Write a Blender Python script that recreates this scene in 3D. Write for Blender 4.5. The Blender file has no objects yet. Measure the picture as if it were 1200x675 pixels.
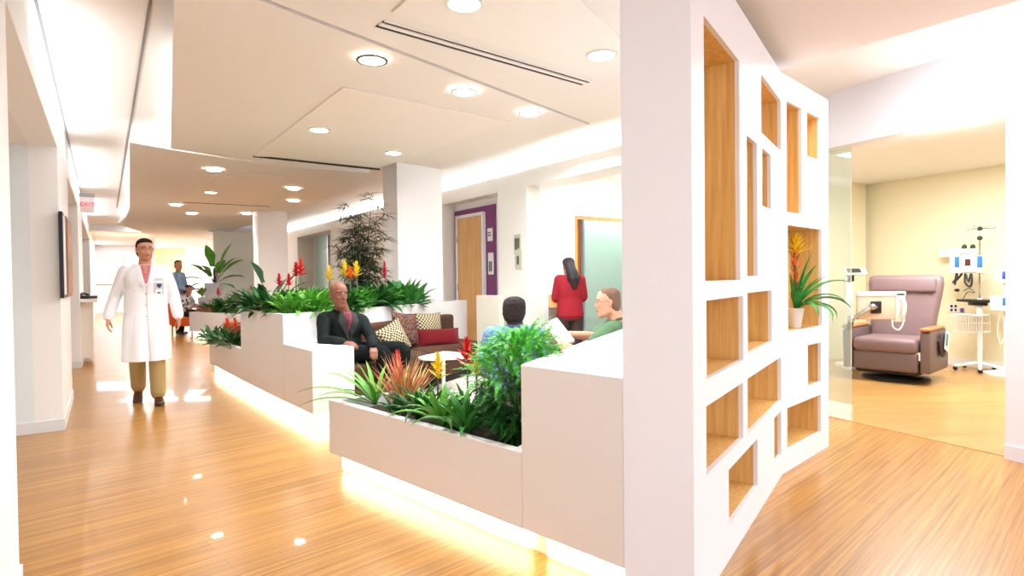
import bpy, bmesh, math, random
from mathutils import Vector, Matrix, noise
from mathutils.bvhtree import BVHTree
random.seed(7)
SC = bpy.context.scene
COL = SC.collection
PI = math.pi
def R(a): return math.radians(a)
# ---------------------------------------------------------------- camera
H0, FOC = 1.30, 700.0
CM = Matrix.Rotation(PI/2 - R(.94), 3, 'X') @ Matrix.Rotation(R(-.66), 3, 'Z')
cam_d = bpy.data.cameras.new('camera'); cam = bpy.data.objects.new('camera', cam_d); COL.objects.link(cam)
cam.matrix_world = Matrix.Translation((0, 0, H0)) @ CM.to_4x4()
cam_d.sensor_width = 36; cam_d.lens = FOC/1200*36; cam_d.clip_start = .05; cam_d.clip_end = 200
SC.camera = cam
def ray(px, py): return CM @ Vector(((px-600)/FOC, -(py-337.5)/FOC, -1))
def F(px, py, H=0.0):
    d = ray(px, py); return Vector((0, 0, H0)) + d*((H-H0)/d.z)
def D(px, py, Y):
    d = ray(px, py); return Vector((0, 0, H0)) + d*(Y/d.y)
def V(px, py, A, B):
    A = Vector(A[:2]); B = Vector(B[:2]); n = Vector((-(B-A).y, (B-A).x)); d = ray(px, py)
    return Vector((0, 0, H0)) + d*(A.dot(n)/Vector(d[:2]).dot(n))
# ---------------------------------------------------------------- object helpers
def tag(o, label=None, cat=None, group=None, kind=None):
    if label: o['label'] = label
    if cat: o['category'] = cat
    if group: o['group'] = group
    if kind: o['kind'] = kind
    return o
def thing(name, label, cat, loc=(0, 0, 0), rz=0, group=None):
    o = bpy.data.objects.new(name, None); COL.objects.link(o)
    o.empty_display_size = .1
    o.matrix_world = Matrix.Translation(Vector(loc)) @ Matrix.Rotation(rz, 4, 'Z')
    return tag(o, label, cat, group)
def wm(o):
    m = o.matrix_basis.copy()
    while o.parent: o = o.parent; m = o.matrix_basis @ m
    return m
def obj(name, bm, m, parent=None, smooth=False, world=False, angle=40, loc=None, keep=False):
    if not keep: bmesh.ops.recalc_face_normals(bm, faces=bm.faces[:])
    if world and parent: bm.transform(wm(parent).inverted())
    if loc is not None: bm.transform(Matrix.Translation(-Vector(loc)))
    me = bpy.data.meshes.new(name); bm.to_mesh(me); bm.free()
    for x in (m if isinstance(m, (list, tuple)) else [m]): me.materials.append(x)
    if smooth:
        for p in me.polygons: p.use_smooth = True
        try: me.set_sharp_from_angle(angle=R(angle))
        except Exception: pass
    o = bpy.data.objects.new(name, me); COL.objects.link(o)
    if parent: o.parent = parent
    if loc is not None: o.location = loc
    return o
def struct(name, bm, m, **k):
    o = obj(name, bm, m, **k); o['kind'] = 'structure'; return o
def NB(): return bmesh.new()
def box(bm, a, b, mi=0):
    x0, y0, z0 = a; x1, y1, z1 = b
    v = [bm.verts.new(p) for p in ((x0,y0,z0),(x1,y0,z0),(x1,y1,z0),(x0,y1,z0),(x0,y0,z1),(x1,y0,z1),(x1,y1,z1),(x0,y1,z1))]
    for f in ((0,3,2,1),(4,5,6,7),(0,1,5,4),(1,2,6,5),(2,3,7,6),(3,0,4,7)):
        q = bm.faces.new([v[i] for i in f]); q.material_index = mi
    return v
def rbox(bm, a, b, r=.02, seg=2, M=None):
    t = bmesh.new(); box(t, a, b)
    if r > 0: bmesh.ops.bevel(t, geom=t.edges[:]+t.verts[:], offset=r, segments=seg, affect='EDGES', profile=.5)
    if M is not None: t.transform(M)
    merge(bm, t)
def merge(bm, t):
    me = bpy.data.meshes.new('tmp'); t.to_mesh(me); t.free(); bm.from_mesh(me); bpy.data.meshes.remove(me)
def prism(bm, pts, z0, z1, r=0, seg=2):
    t = bmesh.new()
    lo = [t.verts.new((p[0], p[1], z0)) for p in pts]; hi = [t.verts.new((p[0], p[1], z1)) for p in pts]
    n = len(pts)
    t.faces.new(lo); t.faces.new(hi)
    for i in range(n): t.faces.new((lo[i], lo[(i+1) % n], hi[(i+1) % n], hi[i]))
    bmesh.ops.recalc_face_normals(t, faces=t.faces[:])
    if r: bmesh.ops.bevel(t, geom=t.edges[:], offset=r, segments=seg, affect='EDGES', profile=.5)
    merge(bm, t)
def quad(bm, *p):
    return bm.faces.new([bm.verts.new(q) for q in p])
def frame_of(d):
    d = Vector(d).normalized(); up = Vector((0, 0, 1)) if abs(d.z) < .95 else Vector((1, 0, 0))
    a = d.cross(up).normalized(); return a, a.cross(d).normalized()
def rings(bm, rs, n=16, ex=2.0):
    """rs: (centre, half-axis a, half-axis b)"""
    prev = None; first = None
    for c, a, b in rs:
        c, a, b = Vector(c), Vector(a), Vector(b); cur = []
        for k in range(n):
            t = 2*PI*k/n; co, si = math.cos(t), math.sin(t)
            if ex != 2: co = math.copysign(abs(co)**(2/ex), co); si = math.copysign(abs(si)**(2/ex), si)
            cur.append(bm.verts.new(c+a*co+b*si))
        if prev:
            for k in range(n): bm.faces.new((prev[k], prev[(k+1) % n], cur[(k+1) % n], cur[k]))
        else: first = cur
        prev = cur
    bm.faces.new(first[::-1]); bm.faces.new(prev)
def catmull(pts, sub=4):
    P = [Vector(p) for p in pts]
    if len(P) < 3 or sub < 2: return P
    out = []
    Q = [P[0]*2-P[1]]+P+[P[-1]*2-P[-2]]
    for i in range(1, len(Q)-2):
        for k in range(sub):
            t = k/sub; a, b, c, d = Q[i-1], Q[i], Q[i+1], Q[i+2]
            out.append(.5*((2*b)+(c-a)*t+(2*a-5*b+4*c-d)*t*t+(3*b-a-3*c+d)*t**3))
    out.append(P[-1]); return out
def tube(bm, pts, rad, n=10, sub=1, caps=True, flat=None, ref=None):
    """swept tube; rad scalar or list per control point; flat = thickness factor of second axis"""
    P = [Vector(p) for p in pts]; m = len(P)
    rr = rad if isinstance(rad, (list, tuple)) else [rad]*m
    Q = catmull(P, sub); L = len(Q)
    if sub > 1 and m > 2: rr = [rr[min(int(i/sub), m-1)]*(1-(i/sub-int(i/sub)))+rr[min(int(i/sub)+1, m-1)]*(i/sub-int(i/sub)) for i in range(L)]
    elif sub > 1: pass
    T = [(Q[min(i+1, L-1)]-Q[max(i-1, 0)]).normalized() for i in range(L)]
    a = Vector(ref) if ref is not None else frame_of(T[0])[0]
    rs = []
    for i in range(L):
        a = (a - T[i]*a.dot(T[i])).normalized(); b = T[i].cross(a)
        r = rr[i]; rs.append((Q[i], a*r, b*r*(flat or 1)))
    if caps:
        c, x, y = rs[0]; r0 = rr[0]; e0 = [(c-T[0]*r0*s, x*q, y*q) for s, q in ((.95, .3), (.7, .7))]
        c, x, y = rs[-1]; r1 = rr[-1]; e1 = [(c+T[-1]*r1*s, x*q, y*q) for s, q in ((.7, .7), (.95, .3))]
        rs = e0+rs+e1
    rings(bm, rs, n)
def lathe(bm, prof, n=24, M=None):
    t = bmesh.new(); prev = None
    for r, z in prof:
        cur = [t.verts.new((r*math.cos(2*PI*k/n), r*math.sin(2*PI*k/n), z)) for k in range(n)] if r > 1e-5 else [t.verts.new((0, 0, z))]
        if prev:
            if len(prev) == 1 and len(cur) > 1:
                for k in range(n): t.faces.new((prev[0], cur[(k+1) % n], cur[k]))
            elif len(cur) == 1 and len(prev) > 1:
                for k in range(n): t.faces.new((prev[k], prev[(k+1) % n], cur[0]))
            elif len(cur) > 1:
                for k in range(n): t.faces.new((prev[k], prev[(k+1) % n], cur[(k+1) % n], cur[k]))
        prev = cur
    if M is not None: t.transform(M)
    merge(bm, t)
def ell(bm, c, r, M=None, seg=14):
    t = bmesh.new(); bmesh.ops.create_uvsphere(t, u_segments=seg, v_segments=max(6, seg*2//3), radius=1)
    t.transform(Matrix.Translation(Vector(c)) @ (M.to_4x4() if M is not None else Matrix.Identity(4)) @ Matrix.Diagonal((r[0], r[1], r[2], 1)))
    merge(bm, t)
def remesh(bm, vox, smooth=3, fac=.5):
    me = bpy.data.meshes.new('tmp'); bmesh.ops.recalc_face_normals(bm, faces=bm.faces[:]); bm.to_mesh(me); bm.free()
    o = bpy.data.objects.new('tmp', me); COL.objects.link(o)
    m = o.modifiers.new('r', 'REMESH'); m.mode = 'VOXEL'; m.voxel_size = vox
    if smooth:
        s = o.modifiers.new('s', 'SMOOTH'); s.iterations = smooth; s.factor = fac
    dg = bpy.context.evaluated_depsgraph_get(); dg.update()
    e = o.evaluated_get(dg).to_mesh()
    out = bmesh.new(); out.from_mesh(e); o.evaluated_get(dg).to_mesh_clear()
    bpy.data.objects.remove(o); bpy.data.meshes.remove(me)
    return out
# ---------------------------------------------------------------- materials
def srgb(r, g, b):
    f = lambda c: (c/12.92 if c <= .04045 else ((c+.055)/1.055)**2.4)
    return (f(r/255), f(g/255), f(b/255), 1)
MATS = {}
def mat(name, col=(200, 200, 200), rough=.5, metal=0, spec=.5, emit=None, estr=0, bump=0, bscale=60, trans=0, ior=1.45, sheen=0, var=0, vscale=8, coat=0, alpha=1):
    if name in MATS: return MATS[name]
    m = bpy.data.materials.new(name); m.use_nodes = True; nt = m.node_tree; b = nt.nodes['Principled BSDF']
    c = srgb(*col); b.inputs['Base Color'].default_value = c; b.inputs['Roughness'].default_value = rough
    b.inputs['Metallic'].default_value = metal; b.inputs['Specular IOR Level'].default_value = spec
    b.inputs['Transmission Weight'].default_value = trans; b.inputs['IOR'].default_value = ior
    b.inputs['Sheen Weight'].default_value = sheen; b.inputs['Coat Weight'].default_value = coat
    if alpha < 1: b.inputs['Alpha'].default_value = alpha
    if emit: b.inputs['Emission Color'].default_value = srgb(*emit); b.inputs['Emission Strength'].default_value = estr
    tc = nt.nodes.new('ShaderNodeTexCoord')
    if var:
        n = nt.nodes.new('ShaderNodeTexNoise'); n.inputs['Scale'].default_value = vscale; n.inputs['Detail'].default_value = 4
        nt.links.new(tc.outputs['Object'], n.inputs['Vector'])
        mx = nt.nodes.new('ShaderNodeMix'); mx.data_type = 'RGBA'
        mx.inputs['A'].default_value = tuple(x*(1-var) for x in c[:3])+(1,); mx.inputs['B'].default_value = tuple(min(1, x*(1+var)) for x in c[:3])+(1,)
        nt.links.new(n.outputs['Fac'], mx.inputs['Factor']); nt.links.new(mx.outputs['Result'], b.inputs['Base Color'])
    if bump:
        n = nt.nodes.new('ShaderNodeTexNoise'); n.inputs['Scale'].default_value = bscale; n.inputs['Detail'].default_value = 3
        bp = nt.nodes.new('ShaderNodeBump'); bp.inputs['Strength'].default_value = bump; bp.inputs['Distance'].default_value = .01
        nt.links.new(tc.outputs['Object'], n.inputs['Vector']); nt.links.new(n.outputs['Fac'], bp.inputs['Height']); nt.links.new(bp.outputs['Normal'], b.inputs['Normal'])
    MATS[name] = m; return m
def wood(name, c1, c2, ang=0, sc=(1.2, 60), rough=.35, axis='xy', mid=.5, plank=None, spec=.5, coat=0):
    m = bpy.data.materials.new(name); m.use_nodes = True; nt = m.node_tree; b = nt.nodes['Principled BSDF']
    tc = nt.nodes.new('ShaderNodeTexCoord'); mp = nt.nodes.new('ShaderNodeMapping')
    mp.vector_type = 'POINT'
    nt.links.new(tc.outputs['Object'], mp.inputs['Vector'])
    mp.inputs['Rotation'].default_value = (0, 0, ang)
    sx = nt.nodes.new('ShaderNodeMapping'); nt.links.new(mp.outputs['Vector'], sx.inputs['Vector'])
    if axis == 'xy': sx.inputs['Scale'].default_value = (sc[0], sc[1], 1)
    else: sx.inputs['Scale'].default_value = (sc[1], sc[1], sc[0])
    n = nt.nodes.new('ShaderNodeTexNoise'); n.inputs['Scale'].default_value = 1; n.inputs['Detail'].default_value = 5; n.inputs['Roughness'].default_value = .65
    nt.links.new(sx.outputs['Vector'], n.inputs['Vector'])
    rp = nt.nodes.new('ShaderNodeValToRGB'); rp.color_ramp.elements[0].position = mid-.17; rp.color_ramp.elements[1].position = mid+.17
    rp.color_ramp.elements[0].color = srgb(*c1); rp.color_ramp.elements[1].color = srgb(*c2)
    nt.links.new(n.outputs['Fac'], rp.inputs['Fac'])
    last = rp.outputs['Color']
    if plank:
        br = nt.nodes.new('ShaderNodeTexBrick'); nt.links.new(mp.outputs['Vector'], br.inputs['Vector'])
        br.inputs['Scale'].default_value = 1; br.inputs['Brick Width'].default_value = plank[0]; br.inputs['Row Height'].default_value = plank[1]
        br.inputs['Mortar Size'].default_value = .0012; br.inputs['Color1'].default_value = (.86, .86, .86, 1); br.inputs['Color2'].default_value = (1.08, 1.08, 1.08, 1); br.inputs['Mortar'].default_value = (.55, .5, .45, 1)
        mx = nt.nodes.new('ShaderNodeMix'); mx.data_type = 'RGBA'; mx.blend_type = 'MULTIPLY'; mx.inputs['Factor'].default_value = .8
        nt.links.new(last, mx.inputs['A']); nt.links.new(br.outputs['Color'], mx.inputs['B']); last = mx.outputs['Result']
    nt.links.new(last, b.inputs['Base Color']); b.inputs['Roughness'].default_value = rough; b.inputs['Specular IOR Level'].default_value = spec
    b.inputs['Coat Weight'].default_value = coat
    MATS[name] = m; return m
WHITE = mat('white_paint', (240, 240, 241), .55)
MILL = mat('white_millwork', (238, 236, 236), .4)
CEIL = mat('ceiling_paint', (236, 231, 226), .8)
CLOUD = mat('ceiling_cloud_paint', (236, 231, 226), .8)
PANEL = mat('ceiling_panel_paint', (240, 234, 228), .7)
DARK = mat('dark_gap', (40, 38, 38), .8)
STEEL = mat('brushed_steel', (190, 190, 192), .3, metal=1)
FLOORM = wood('strand_bamboo_floor', (140, 92, 30), (202, 146, 66), ang=R(-44), sc=(.9, 48), rough=.3, plank=(1.9, .14), coat=.15)
ROOMF = wood('pale_wood_floor', (176, 128, 66), (206, 160, 98), ang=R(0), sc=(1.0, 30), rough=.3, plank=(1.2, .12))
NICHE = wood('niche_oak_veneer', (210, 162, 88), (236, 196, 128), sc=(2.0, 46), rough=.45, axis='z')
DOORW = wood('door_maple_veneer', (206, 158, 92), (226, 184, 122), sc=(1.2, 18), rough=.45, axis='z')
PURPLE = mat('purple_paint', (126, 62, 116), .6)
YELW = mat('pale_yellow_paint', (244, 236, 204), .6)
GLOW = mat('lamp_glow', (255, 250, 240), .5, emit=(255, 246, 232), estr=14)
COVE = mat('cove_glow', (255, 255, 255), .5, emit=(255, 252, 248), estr=5)
LED = mat('warm_led_glow', (255, 240, 210), .5, emit=(255, 240, 205), estr=4.5)
U = Vector((-.5736, .8192, 0)); VV = Vector((.8192, .5736, 0))
W = Vector((.405, .914, 0)); WN = Vector((.914, -.405, 0))
def v2(x, y, z=0): return Vector((x, y, z))
# ================================================================ SETTING
bm = NB(); quad(bm, (-30, -4, 0), (14, -4, 0), (14, 34, 0), (-30, 34, 0)); struct('floor', bm, FLOORM)
# ---- ceilings
bm = NB(); prism(bm, [(-30, -.6), (12, -.6), (12, 34), (-30, 34)], 2.92, 3.0); struct('ceiling', bm, CEIL)
CH = 2.70
def c2(px, py): return F(px, py, CH)
gapdir = Vector((.617, .787, 0)); gp = c2(308, 0); gq = c2(650, 130)
ext = lambda p, q, t: p + (q-p).normalized()*t
edgeA = Vector((.985, 5.196, 0)); edgeD = Vector((.617, -.787, 0))
# gap line meets right edge
def isect(p, d, q, e):
    den = d.x*e.y-d.y*e.x; t = ((q.x-p.x)*e.y-(q.y-p.y)*e.x)/den; return p+d*t
gd = (gq-gp); gd.z = 0; gd.normalize(); gp.z = 0
X1 = isect(gp, gd, edgeA, edgeD)
g_n = Vector((gd.y, -gd.x, 0))
nearL = gp - gd*4.2
A_left = Vector((-1.661, 2.988, 0)); A_lc = Vector((-3.559, 6.282, 0))
near_left = A_left + (A_left-A_lc).normalized()*3.6
XC = isect(gp, gd, A_left, A_left-A_lc); near_left = XC + (A_left-A_lc).normalized()*3
cl0 = [X1+g_n*.02, edgeA, edgeA+edgeD*6.5, near_left, XC+g_n*.02]
cl1 = [X1-g_n*.02, XC-g_n*.02, A_left, A_lc, Vector((-3.22, 6.72, 0)), Vector((-2.72, 7.26, 0)), Vector((-1.7, 7.63, 0)), Vector((-1.55, 7.33, 0)), Vector((-1.34, 7.13, 0)), Vector((-.88, 7.66, 0))]
for n, c in (('ceiling_panel_near', cl0), ('ceiling_panel_middle', cl1)):
    bm = NB(); prism(bm, c, CH, CH+.05); struct('trim_1' if n.endswith('near') else 'trim_2', bm, CLOUD)
clB = [(-3.80, 5.99), (-3.58, 6.36), (-3.24, 6.81), (-2.75, 7.36), (-1.85, 7.85), (-2.3, 9.1), (-2.9, 10.0), (-4.5, 12.2), (-9, 18.2), (-11.6, 20.5), (-11.5, 19.4), (-10.75, 17.9), (-10.2, 16.4), (-9.75, 15.2), (-9.3, 14.16), (-8.1, 12.6), (-7.26, 11.4)]
bm = NB(); prism(bm, clB, CH, CH+.05); struct('trim_3', bm, CLOUD)
# flush access panels, drawn as slightly proud boards
def board(name, pix, inset=0, th=.012, m=PANEL):
    bm = NB(); prism(bm, [c2(*p) for p in pix], CH-th, CH-.001, r=.003, seg=1); return struct(name, bm, m)
board('trim_4', [(402, 101), (598, 142), (470, 189), (297, 182)])
board('trim_5', [(459, 13), (700, 90), (760, 74), (640, -40), (520, -40)])
board('trim_6', [(249, 205), (333, 206), (316, 241), (215, 236)])
def slot(name, p, q, w, m=DARK, z=CH-.014):
    a, b = F(p[0], p[1], z), F(q[0], q[1], z); d = (b-a).normalized(); n = Vector((-d.y, d.x, 0))*w/2
    bm = NB(); prism(bm, [a-n, b-n, b+n, a+n], z-.004, z+.013); return struct(name, bm, m)
slot('trim_7', (297, 183.5), (445, 199), .03)
slot('trim_8', (215, 237), (316, 242), .03)
# linear air diffuser: two black slots with a white bar
a, b = c2(445, 27), c2(687, 97); dd = (b-a).normalized(); nn = Vector((-dd.y, dd.x, 0))
t = thing('linear_air_diffuser', 'long black twin-slot linear air diffuser set in the ceiling near the white pillar', 'air vent', a)
for o_, w_, m_, nm in ((-.035, .022, DARK, 'slot'), (.035, .022, DARK, 'slot'), (0, .034, PANEL, 'divider'), (-.052, .01, PANEL, 'flange'), (.052, .01, PANEL, 'flange')):
    bm = NB(); n = nn*w_/2; p = a+nn*o_; q = b+nn*o_
    prism(bm, [p-n, q-n, q+n, p+n], CH-(.006 if nm == 'slot' else .009), CH-.001); obj(nm, bm, m_, t, world=True)
# corridor ceiling seams
for i, (p, q) in enumerate((((42, 0), (97, 236)), ((176, 0), (137, 243)))):
    a, b = F(p[0], p[1], 2.92), F(q[0], q[1], 2.92); d = (b-a).normalized(); n = Vector((-d.y, d.x, 0))*.008; a = a-d*2
    bm = NB(); prism(bm, [a-n, b-n, b+n, a+n], 2.912, 2.919); struct('trim_%d' % (9+i), bm, mat('seam_grey', (128, 126, 126), .7))
# ---- left corridor wall
LD = Vector((-.563, .826, 0)).normalized(); LN = Vector((LD.y, -LD.x, 0))  # LN points into corridor
L0 = Vector((-3.991, 5.279, 0))
def lw(t, off=0): return L0 + LD*t - LN*off
def wallbox(bm, t0, t1, z0, z1, off0=0, off1=.2):
    prism(bm, [lw(t0, off0), lw(t1, off0), lw(t1, off1), lw(t0, off1)], z0, z1)
bm = NB()
segs = [(-9, -3.32), (0, 1.75), (4.72, 6.8), (13.5, 24.6)]
for s0, s1 in segs: wallbox(bm, s0, s1, 0, 2.5)
wallbox(bm, -9, 24.6, 2.5, 2.92)          # header over the openings
struct('wall_left', bm, WHITE)
bm = NB()
for s0, s1, dp in ((-3.32, 0, 1.3), (1.75, 4.72, 1.3), (6.8, 13.5, 1.2)):
    wallbox(bm, s0, s1, 0, 2.92, dp, dp+.1)
struct('wall_left_recess', bm, WHITE)
bm = NB()
for s0, dp in ((0, 1.3), (4.72, 1.3), (13.5, 1.2)): prism(bm, [lw(s0, .2), lw(s0, dp), lw(s0+.12, dp), lw(s0+.12, .2)], 0, 2.92)
for s0, dp in ((-3.32, 1.3), (1.75, 1.3), (6.8, 1.2)): prism(bm, [lw(s0-.12, .2), lw(s0-.12, dp), lw(s0, dp), lw(s0, .2)], 0, 2.92)
struct('wall_left_return', bm, mat('cool_white_paint', (226, 236, 240), .55))
bm = NB()
for s0, s1, dp in ((-3.32, 0, 1.3), (1.75, 4.72, 1.3), (6.8, 13.5, 1.2)): wallbox(bm, s0, s1, 2.5, 2.57, .2, dp)
struct('ceiling_left_recess', bm, CEIL)
bm = NB()
for s0, s1 in segs: wallbox(bm, s0, s1, 0, .1, -.012, 0)
for s0 in (0, 4.72): prism(bm, [lw(s0-.012, -.012), lw(s0-.012, 1.3), lw(s0, 1.3), lw(s0, -.012)], 0, .1)
struct('baseboard_left', bm, mat('baseboard_white', (222, 226, 228), .4))
# ---- far end of the corridor
bm = NB(); e0 = lw(24.6, .2); 
prism(bm, [e0, e0+VV*16, e0+VV*16+U*.2, e0+U*.2], 0, 2.92); struct('wall_far', bm, WHITE)
bm = NB(); p = D(100, 240, 12.0); a0 = lw(8.0)+Vector((0, 0, 0)); 
prism(bm, [lw(13.5), lw(13.5)+VV*1.9, lw(14.0)+VV*1.9, lw(14.0)], 2.74, 2.92); struct('wall_far_header', bm, WHITE)
# ---- back wall of the waiting area (plane Wb) with cove ledge
B0 = Vector((1.245, 6.652, 0))
def bw(t, off=0): return B0 + U*t + VV*off
def bt(px):   # parameter t at picture column px on plane
    p = V(px, 320, B0, B0+U); return (p-B0).dot(U)
tp = {k: bt(k) for k in (349, 388, 520, 582, 618)}
bm = NB()
def bwb(t0, t1, z0, z1, o0=0, o1=.25): prism(bm, [bw(t0, o0), bw(t1, o0), bw(t1, o1), bw(t0, o1)], z0, z1)
R1a, R1b = bt(584), bt(520); RD1, RD3 = .23, .45
bwb(bt(618), R1a, 0, 2.55, 0, .22); bwb(R1b, bt(388), 0, 2.55, 0, RD1+.07); bwb(bt(349), 30, 0, 2.55, 0, RD3+.1)
bwb(-.7, 30, 2.55, 2.77, 0, .45)
struct('wall_back', bm, mat('warm_white_paint', (240, 237, 230), .55))
bm = NB()
bwb(-.7, 30, 2.77, 2.92, .45, .6)
bwb(R1a, R1b, 0, 2.55, RD1, RD1+.1); bwb(bt(388), bt(349), 0, 2.55, RD3, RD3+.1)
struct('wall_back_recess', bm, WHITE)
bm = NB(); bwb(-.7, 24, 2.775, 2.80, .3, .38); struct('trim_11', bm, COVE)
# purple surround + door
pl0 = None
def onp(px, py, off=.0):
    p0 = B0+VV*(RD1-off); return V(px, py, p0, p0+U)
def vslab(bm, p, q, z0, z1, th):    # slab standing on plane parallel U between two points, thickness towards viewer
    a = Vector((p.x, p.y, 0)); b = Vector((q.x, q.y, 0)); prism(bm, [a, b, b-VV*th, a-VV*th], z0, z1)
pa, pb = onp(534.5, 300), onp(582, 300); ztop = onp(545, 246).z
bm = NB(); vslab(bm, pa, pb, 0, ztop, .02); struct('trim_12', bm, PURPLE)
da, db = onp(537, 300, .02), onp(569.5, 300, .02); dz = 2.18
t = thing('door_1', None, None, (da+db)/2*Vector((1,1,0)) if False else Vector(((da+db).x/2, (da+db).y/2, 0))); t['kind'] = 'structure'
bm = NB()
a = Vector((da.x, da.y, 0)); b = Vector((db.x, db.y, 0)); dr = (b-a).normalized(); zt = onp(545, 252.5).z
vslab(bm, a, a+dr*.05, 0, zt, .05); vslab(bm, b-dr*.05, b, 0, zt, .05); vslab(bm, a, b, zt-.05, zt, .05)
obj('door_frame', bm, WHITE, t, world=True)
bm = NB(); vslab(bm, a+dr*.055, b-dr*.055, .01, zt-.055, .035); obj('door_leaf', bm, DOORW, t, world=True)
bm = NB()
hp = onp(565, 361, .06); hp2 = hp+U*.13*1
tube(bm, [hp+VV*.03, hp-VV*.03, hp-VV*.04+U*.13], .011, 8); obj('door_handle', bm, STEEL, t, world=True)
bm = NB()
for zz in (.3, 1.1, 1.9):
    q = b-dr*.05-VV*.045 if False else a+dr*.05-VV*.045
    prism(bm, [q-dr*.01, q+dr*.01, q+dr*.01-VV*.012, q-dr*.01-VV*.012], zz, zz+.1)
obj('hinge', bm, STEEL, t, world=True)
def wallplate(px, py, w, h, label, name, face, plane, off, extra=None):
    p0 = B0+VV*off; c = V(px, py, p0, p0+U)
    t = thing(name, label, 'sign' if 'sign' in name else 'switch', c)
    bm = NB(); prism(bm, [c-U*w/2, c+U*w/2, c+U*w/2-VV*.02, c-U*w/2-VV*.02], c.z-h/2, c.z+h/2, r=.004, seg=1); obj('plate', bm, face, t, world=True)
    bm = NB(); cc = c-VV*.021
    for k in (extra or []):
        x0, x1, z0, z1 = k; prism(bm, [cc-U*x1*w, cc-U*x0*w, cc-U*x0*w-VV*.006, cc-U*x1*w-VV*.006], c.z+z0*h, c.z+z1*h)
    if extra: obj('symbol', bm, mat('plate_dark', (92, 92, 84), .5), t, world=True)
    else: bm.free()
GP = mat('plate_grey', (196, 194, 176), .45)
wallplate(575, 275, .13, .2, 'small white sign plate on the purple door surround', 'wall_sign', WHITE, None, RD1-.02, [(-.3, .2, .1, .2), (-.3, .3, -.1, 0)])
wallplate(576, 309, .14, .34, 'white card with icons on the purple door surround below the small sign plate', 'wall_sign', WHITE, None, RD1-.02, [(-.25, -.05, -.35, .1), (.1, .3, -.35, .1)])
wallplate(607.5, 286, .17, .27, 'upper square grey wall plate right of the purple door', 'wall_sign', GP, None, 0.0, [(-.3, -.05, -.3, .3), (.05, .3, -.2, .3)])
wallplate(608.5, 305, .16, .24, 'lower square grey wall plate with round dial right of the purple door', 'wall_sign', GP, None, 0.0, [(-.15, .15, -.25, .25)])
wallplate(397, 299, .18, .28, 'upper grey wall plate beside the far frosted door, left of the tall palm', 'wall_sign', GP, None, 0.0, [(-.2, .2, -.2, .2)])
wallplate(397.5, 311, .17, .26, 'lower grey wall plate beside the far frosted door, left of the tall palm', 'wall_sign', GP, None, 0.0, [(-.2, .2, -.2, .2)])
# far frosted door (recess 3)
FROST = mat('frosted_glass', (190, 232, 220), .35, spec=.6, trans=.25)
p0 = B0+VV*RD3; a = V(371, 300, p0, p0+U); b = V(386, 300, p0, p0+U); zt = V(378, 277, p0, p0+U).z
t = thing('door_2', None, None, (a.x, a.y, 0)); t['kind'] = 'structure'
bm = NB(); vslab(bm, a, b, .02, zt, .03); obj('glass_leaf', bm, FROST, t, world=True)
bm = NB(); vslab(bm, a+U*.0, b, zt, zt+.06, .08); d = (b-a).normalized(); vslab(bm, b, b+d*.05, 0, zt, .06); obj('door_frame', bm, STEEL, t, world=True)
# ---- side corridor wall behind (direction VV)
S0 = bw(bt(618)); 
def sw(t, off=0): return S0 + VV*t - U*off   # off towards viewer
def spx(px): p = V(px, 300, S0, S0+VV); return (p-S0).dot(VV)
t675, t684, t760 = spx(674), spx(684), spx(790)
bm = NB(); prism(bm, [sw(.22), sw(t675), sw(t675, -.12), sw(.22, -.12)], 0, 2.20)
prism(bm, [sw(t760), sw(t760+2), sw(t760+2, -.12), sw(t760, -.12)], 0, 2.20)
struct('wall_side', bm, WHITE)
bm = NB(); prism(bm, [sw(.24, -.5), sw(3.2, -.5), sw(3.2, -.6), sw(.24, -.6)], 0, 2.92)
struct('wall_side_upper', bm, WHITE)
bm = NB(); prism(bm, [sw(t675), sw(t760), sw(t760, -.12), sw(t675, -.12)], 2.14, 2.20); prism(bm, [sw(t675), sw(t675+.05), sw(t675+.05, -.1), sw(t675, -.1)], 0, 2.14)
struct('window_1', bm, DOORW)
bm = NB(); prism(bm, [sw(t675+.05, -.05), sw(t684, -.05), sw(t684, -.1), sw(t675+.05, -.1)], 1.25, 2.14); struct('window_2', bm, mat('amber_panel', (206, 120, 40), .3))
bm = NB(); prism(bm, [sw(t675+.05, -.05), sw(t684, -.05), sw(t684, -.1), sw(t675+.05, -.1)], 0, 1.25); struct('window_3', bm, WHITE)
bm = NB(); prism(bm, [sw(t684, .0), sw(t760, .0), sw(t760, -.012), sw(t684, -.012)], 0.02, 2.14); o = struct('window_4', bm, mat('pale_green_glass', (214, 244, 236), .25, spec=.8, trans=.5))
bm = NB(); prism(bm, [sw(t684-.03, .02), sw(t684, .02), sw(t684, -.03), sw(t684-.03, -.03)], 0, 2.14); struct('window_5', bm, mat('blue_grey_frame', (130, 150, 165), .4))
bm = NB(); prism(bm, [sw(.6, -.35), sw(3.1, -.35), sw(3.1, -.42), sw(.6, -.42)], 2.22, 2.27); struct('trim_13', bm, COVE)
# ---- columns
def colbox(name, c, d1, l1, d2, l2, z1=2.92):
    bm = NB(); c = Vector(c); prism(bm, [c, c+d1*l1, c+d1*l1+d2*l2, c+d2*l2], 0, z1); return struct(name, bm, MILL)
colbox('wall_column', (-1.577, 8.3, 0), VV, .70, U, .49)
cA = D(303, 300, 11.8); colbox('wall_column_far', (cA.x, cA.y, 0), VV, .56, U, .45)
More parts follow.
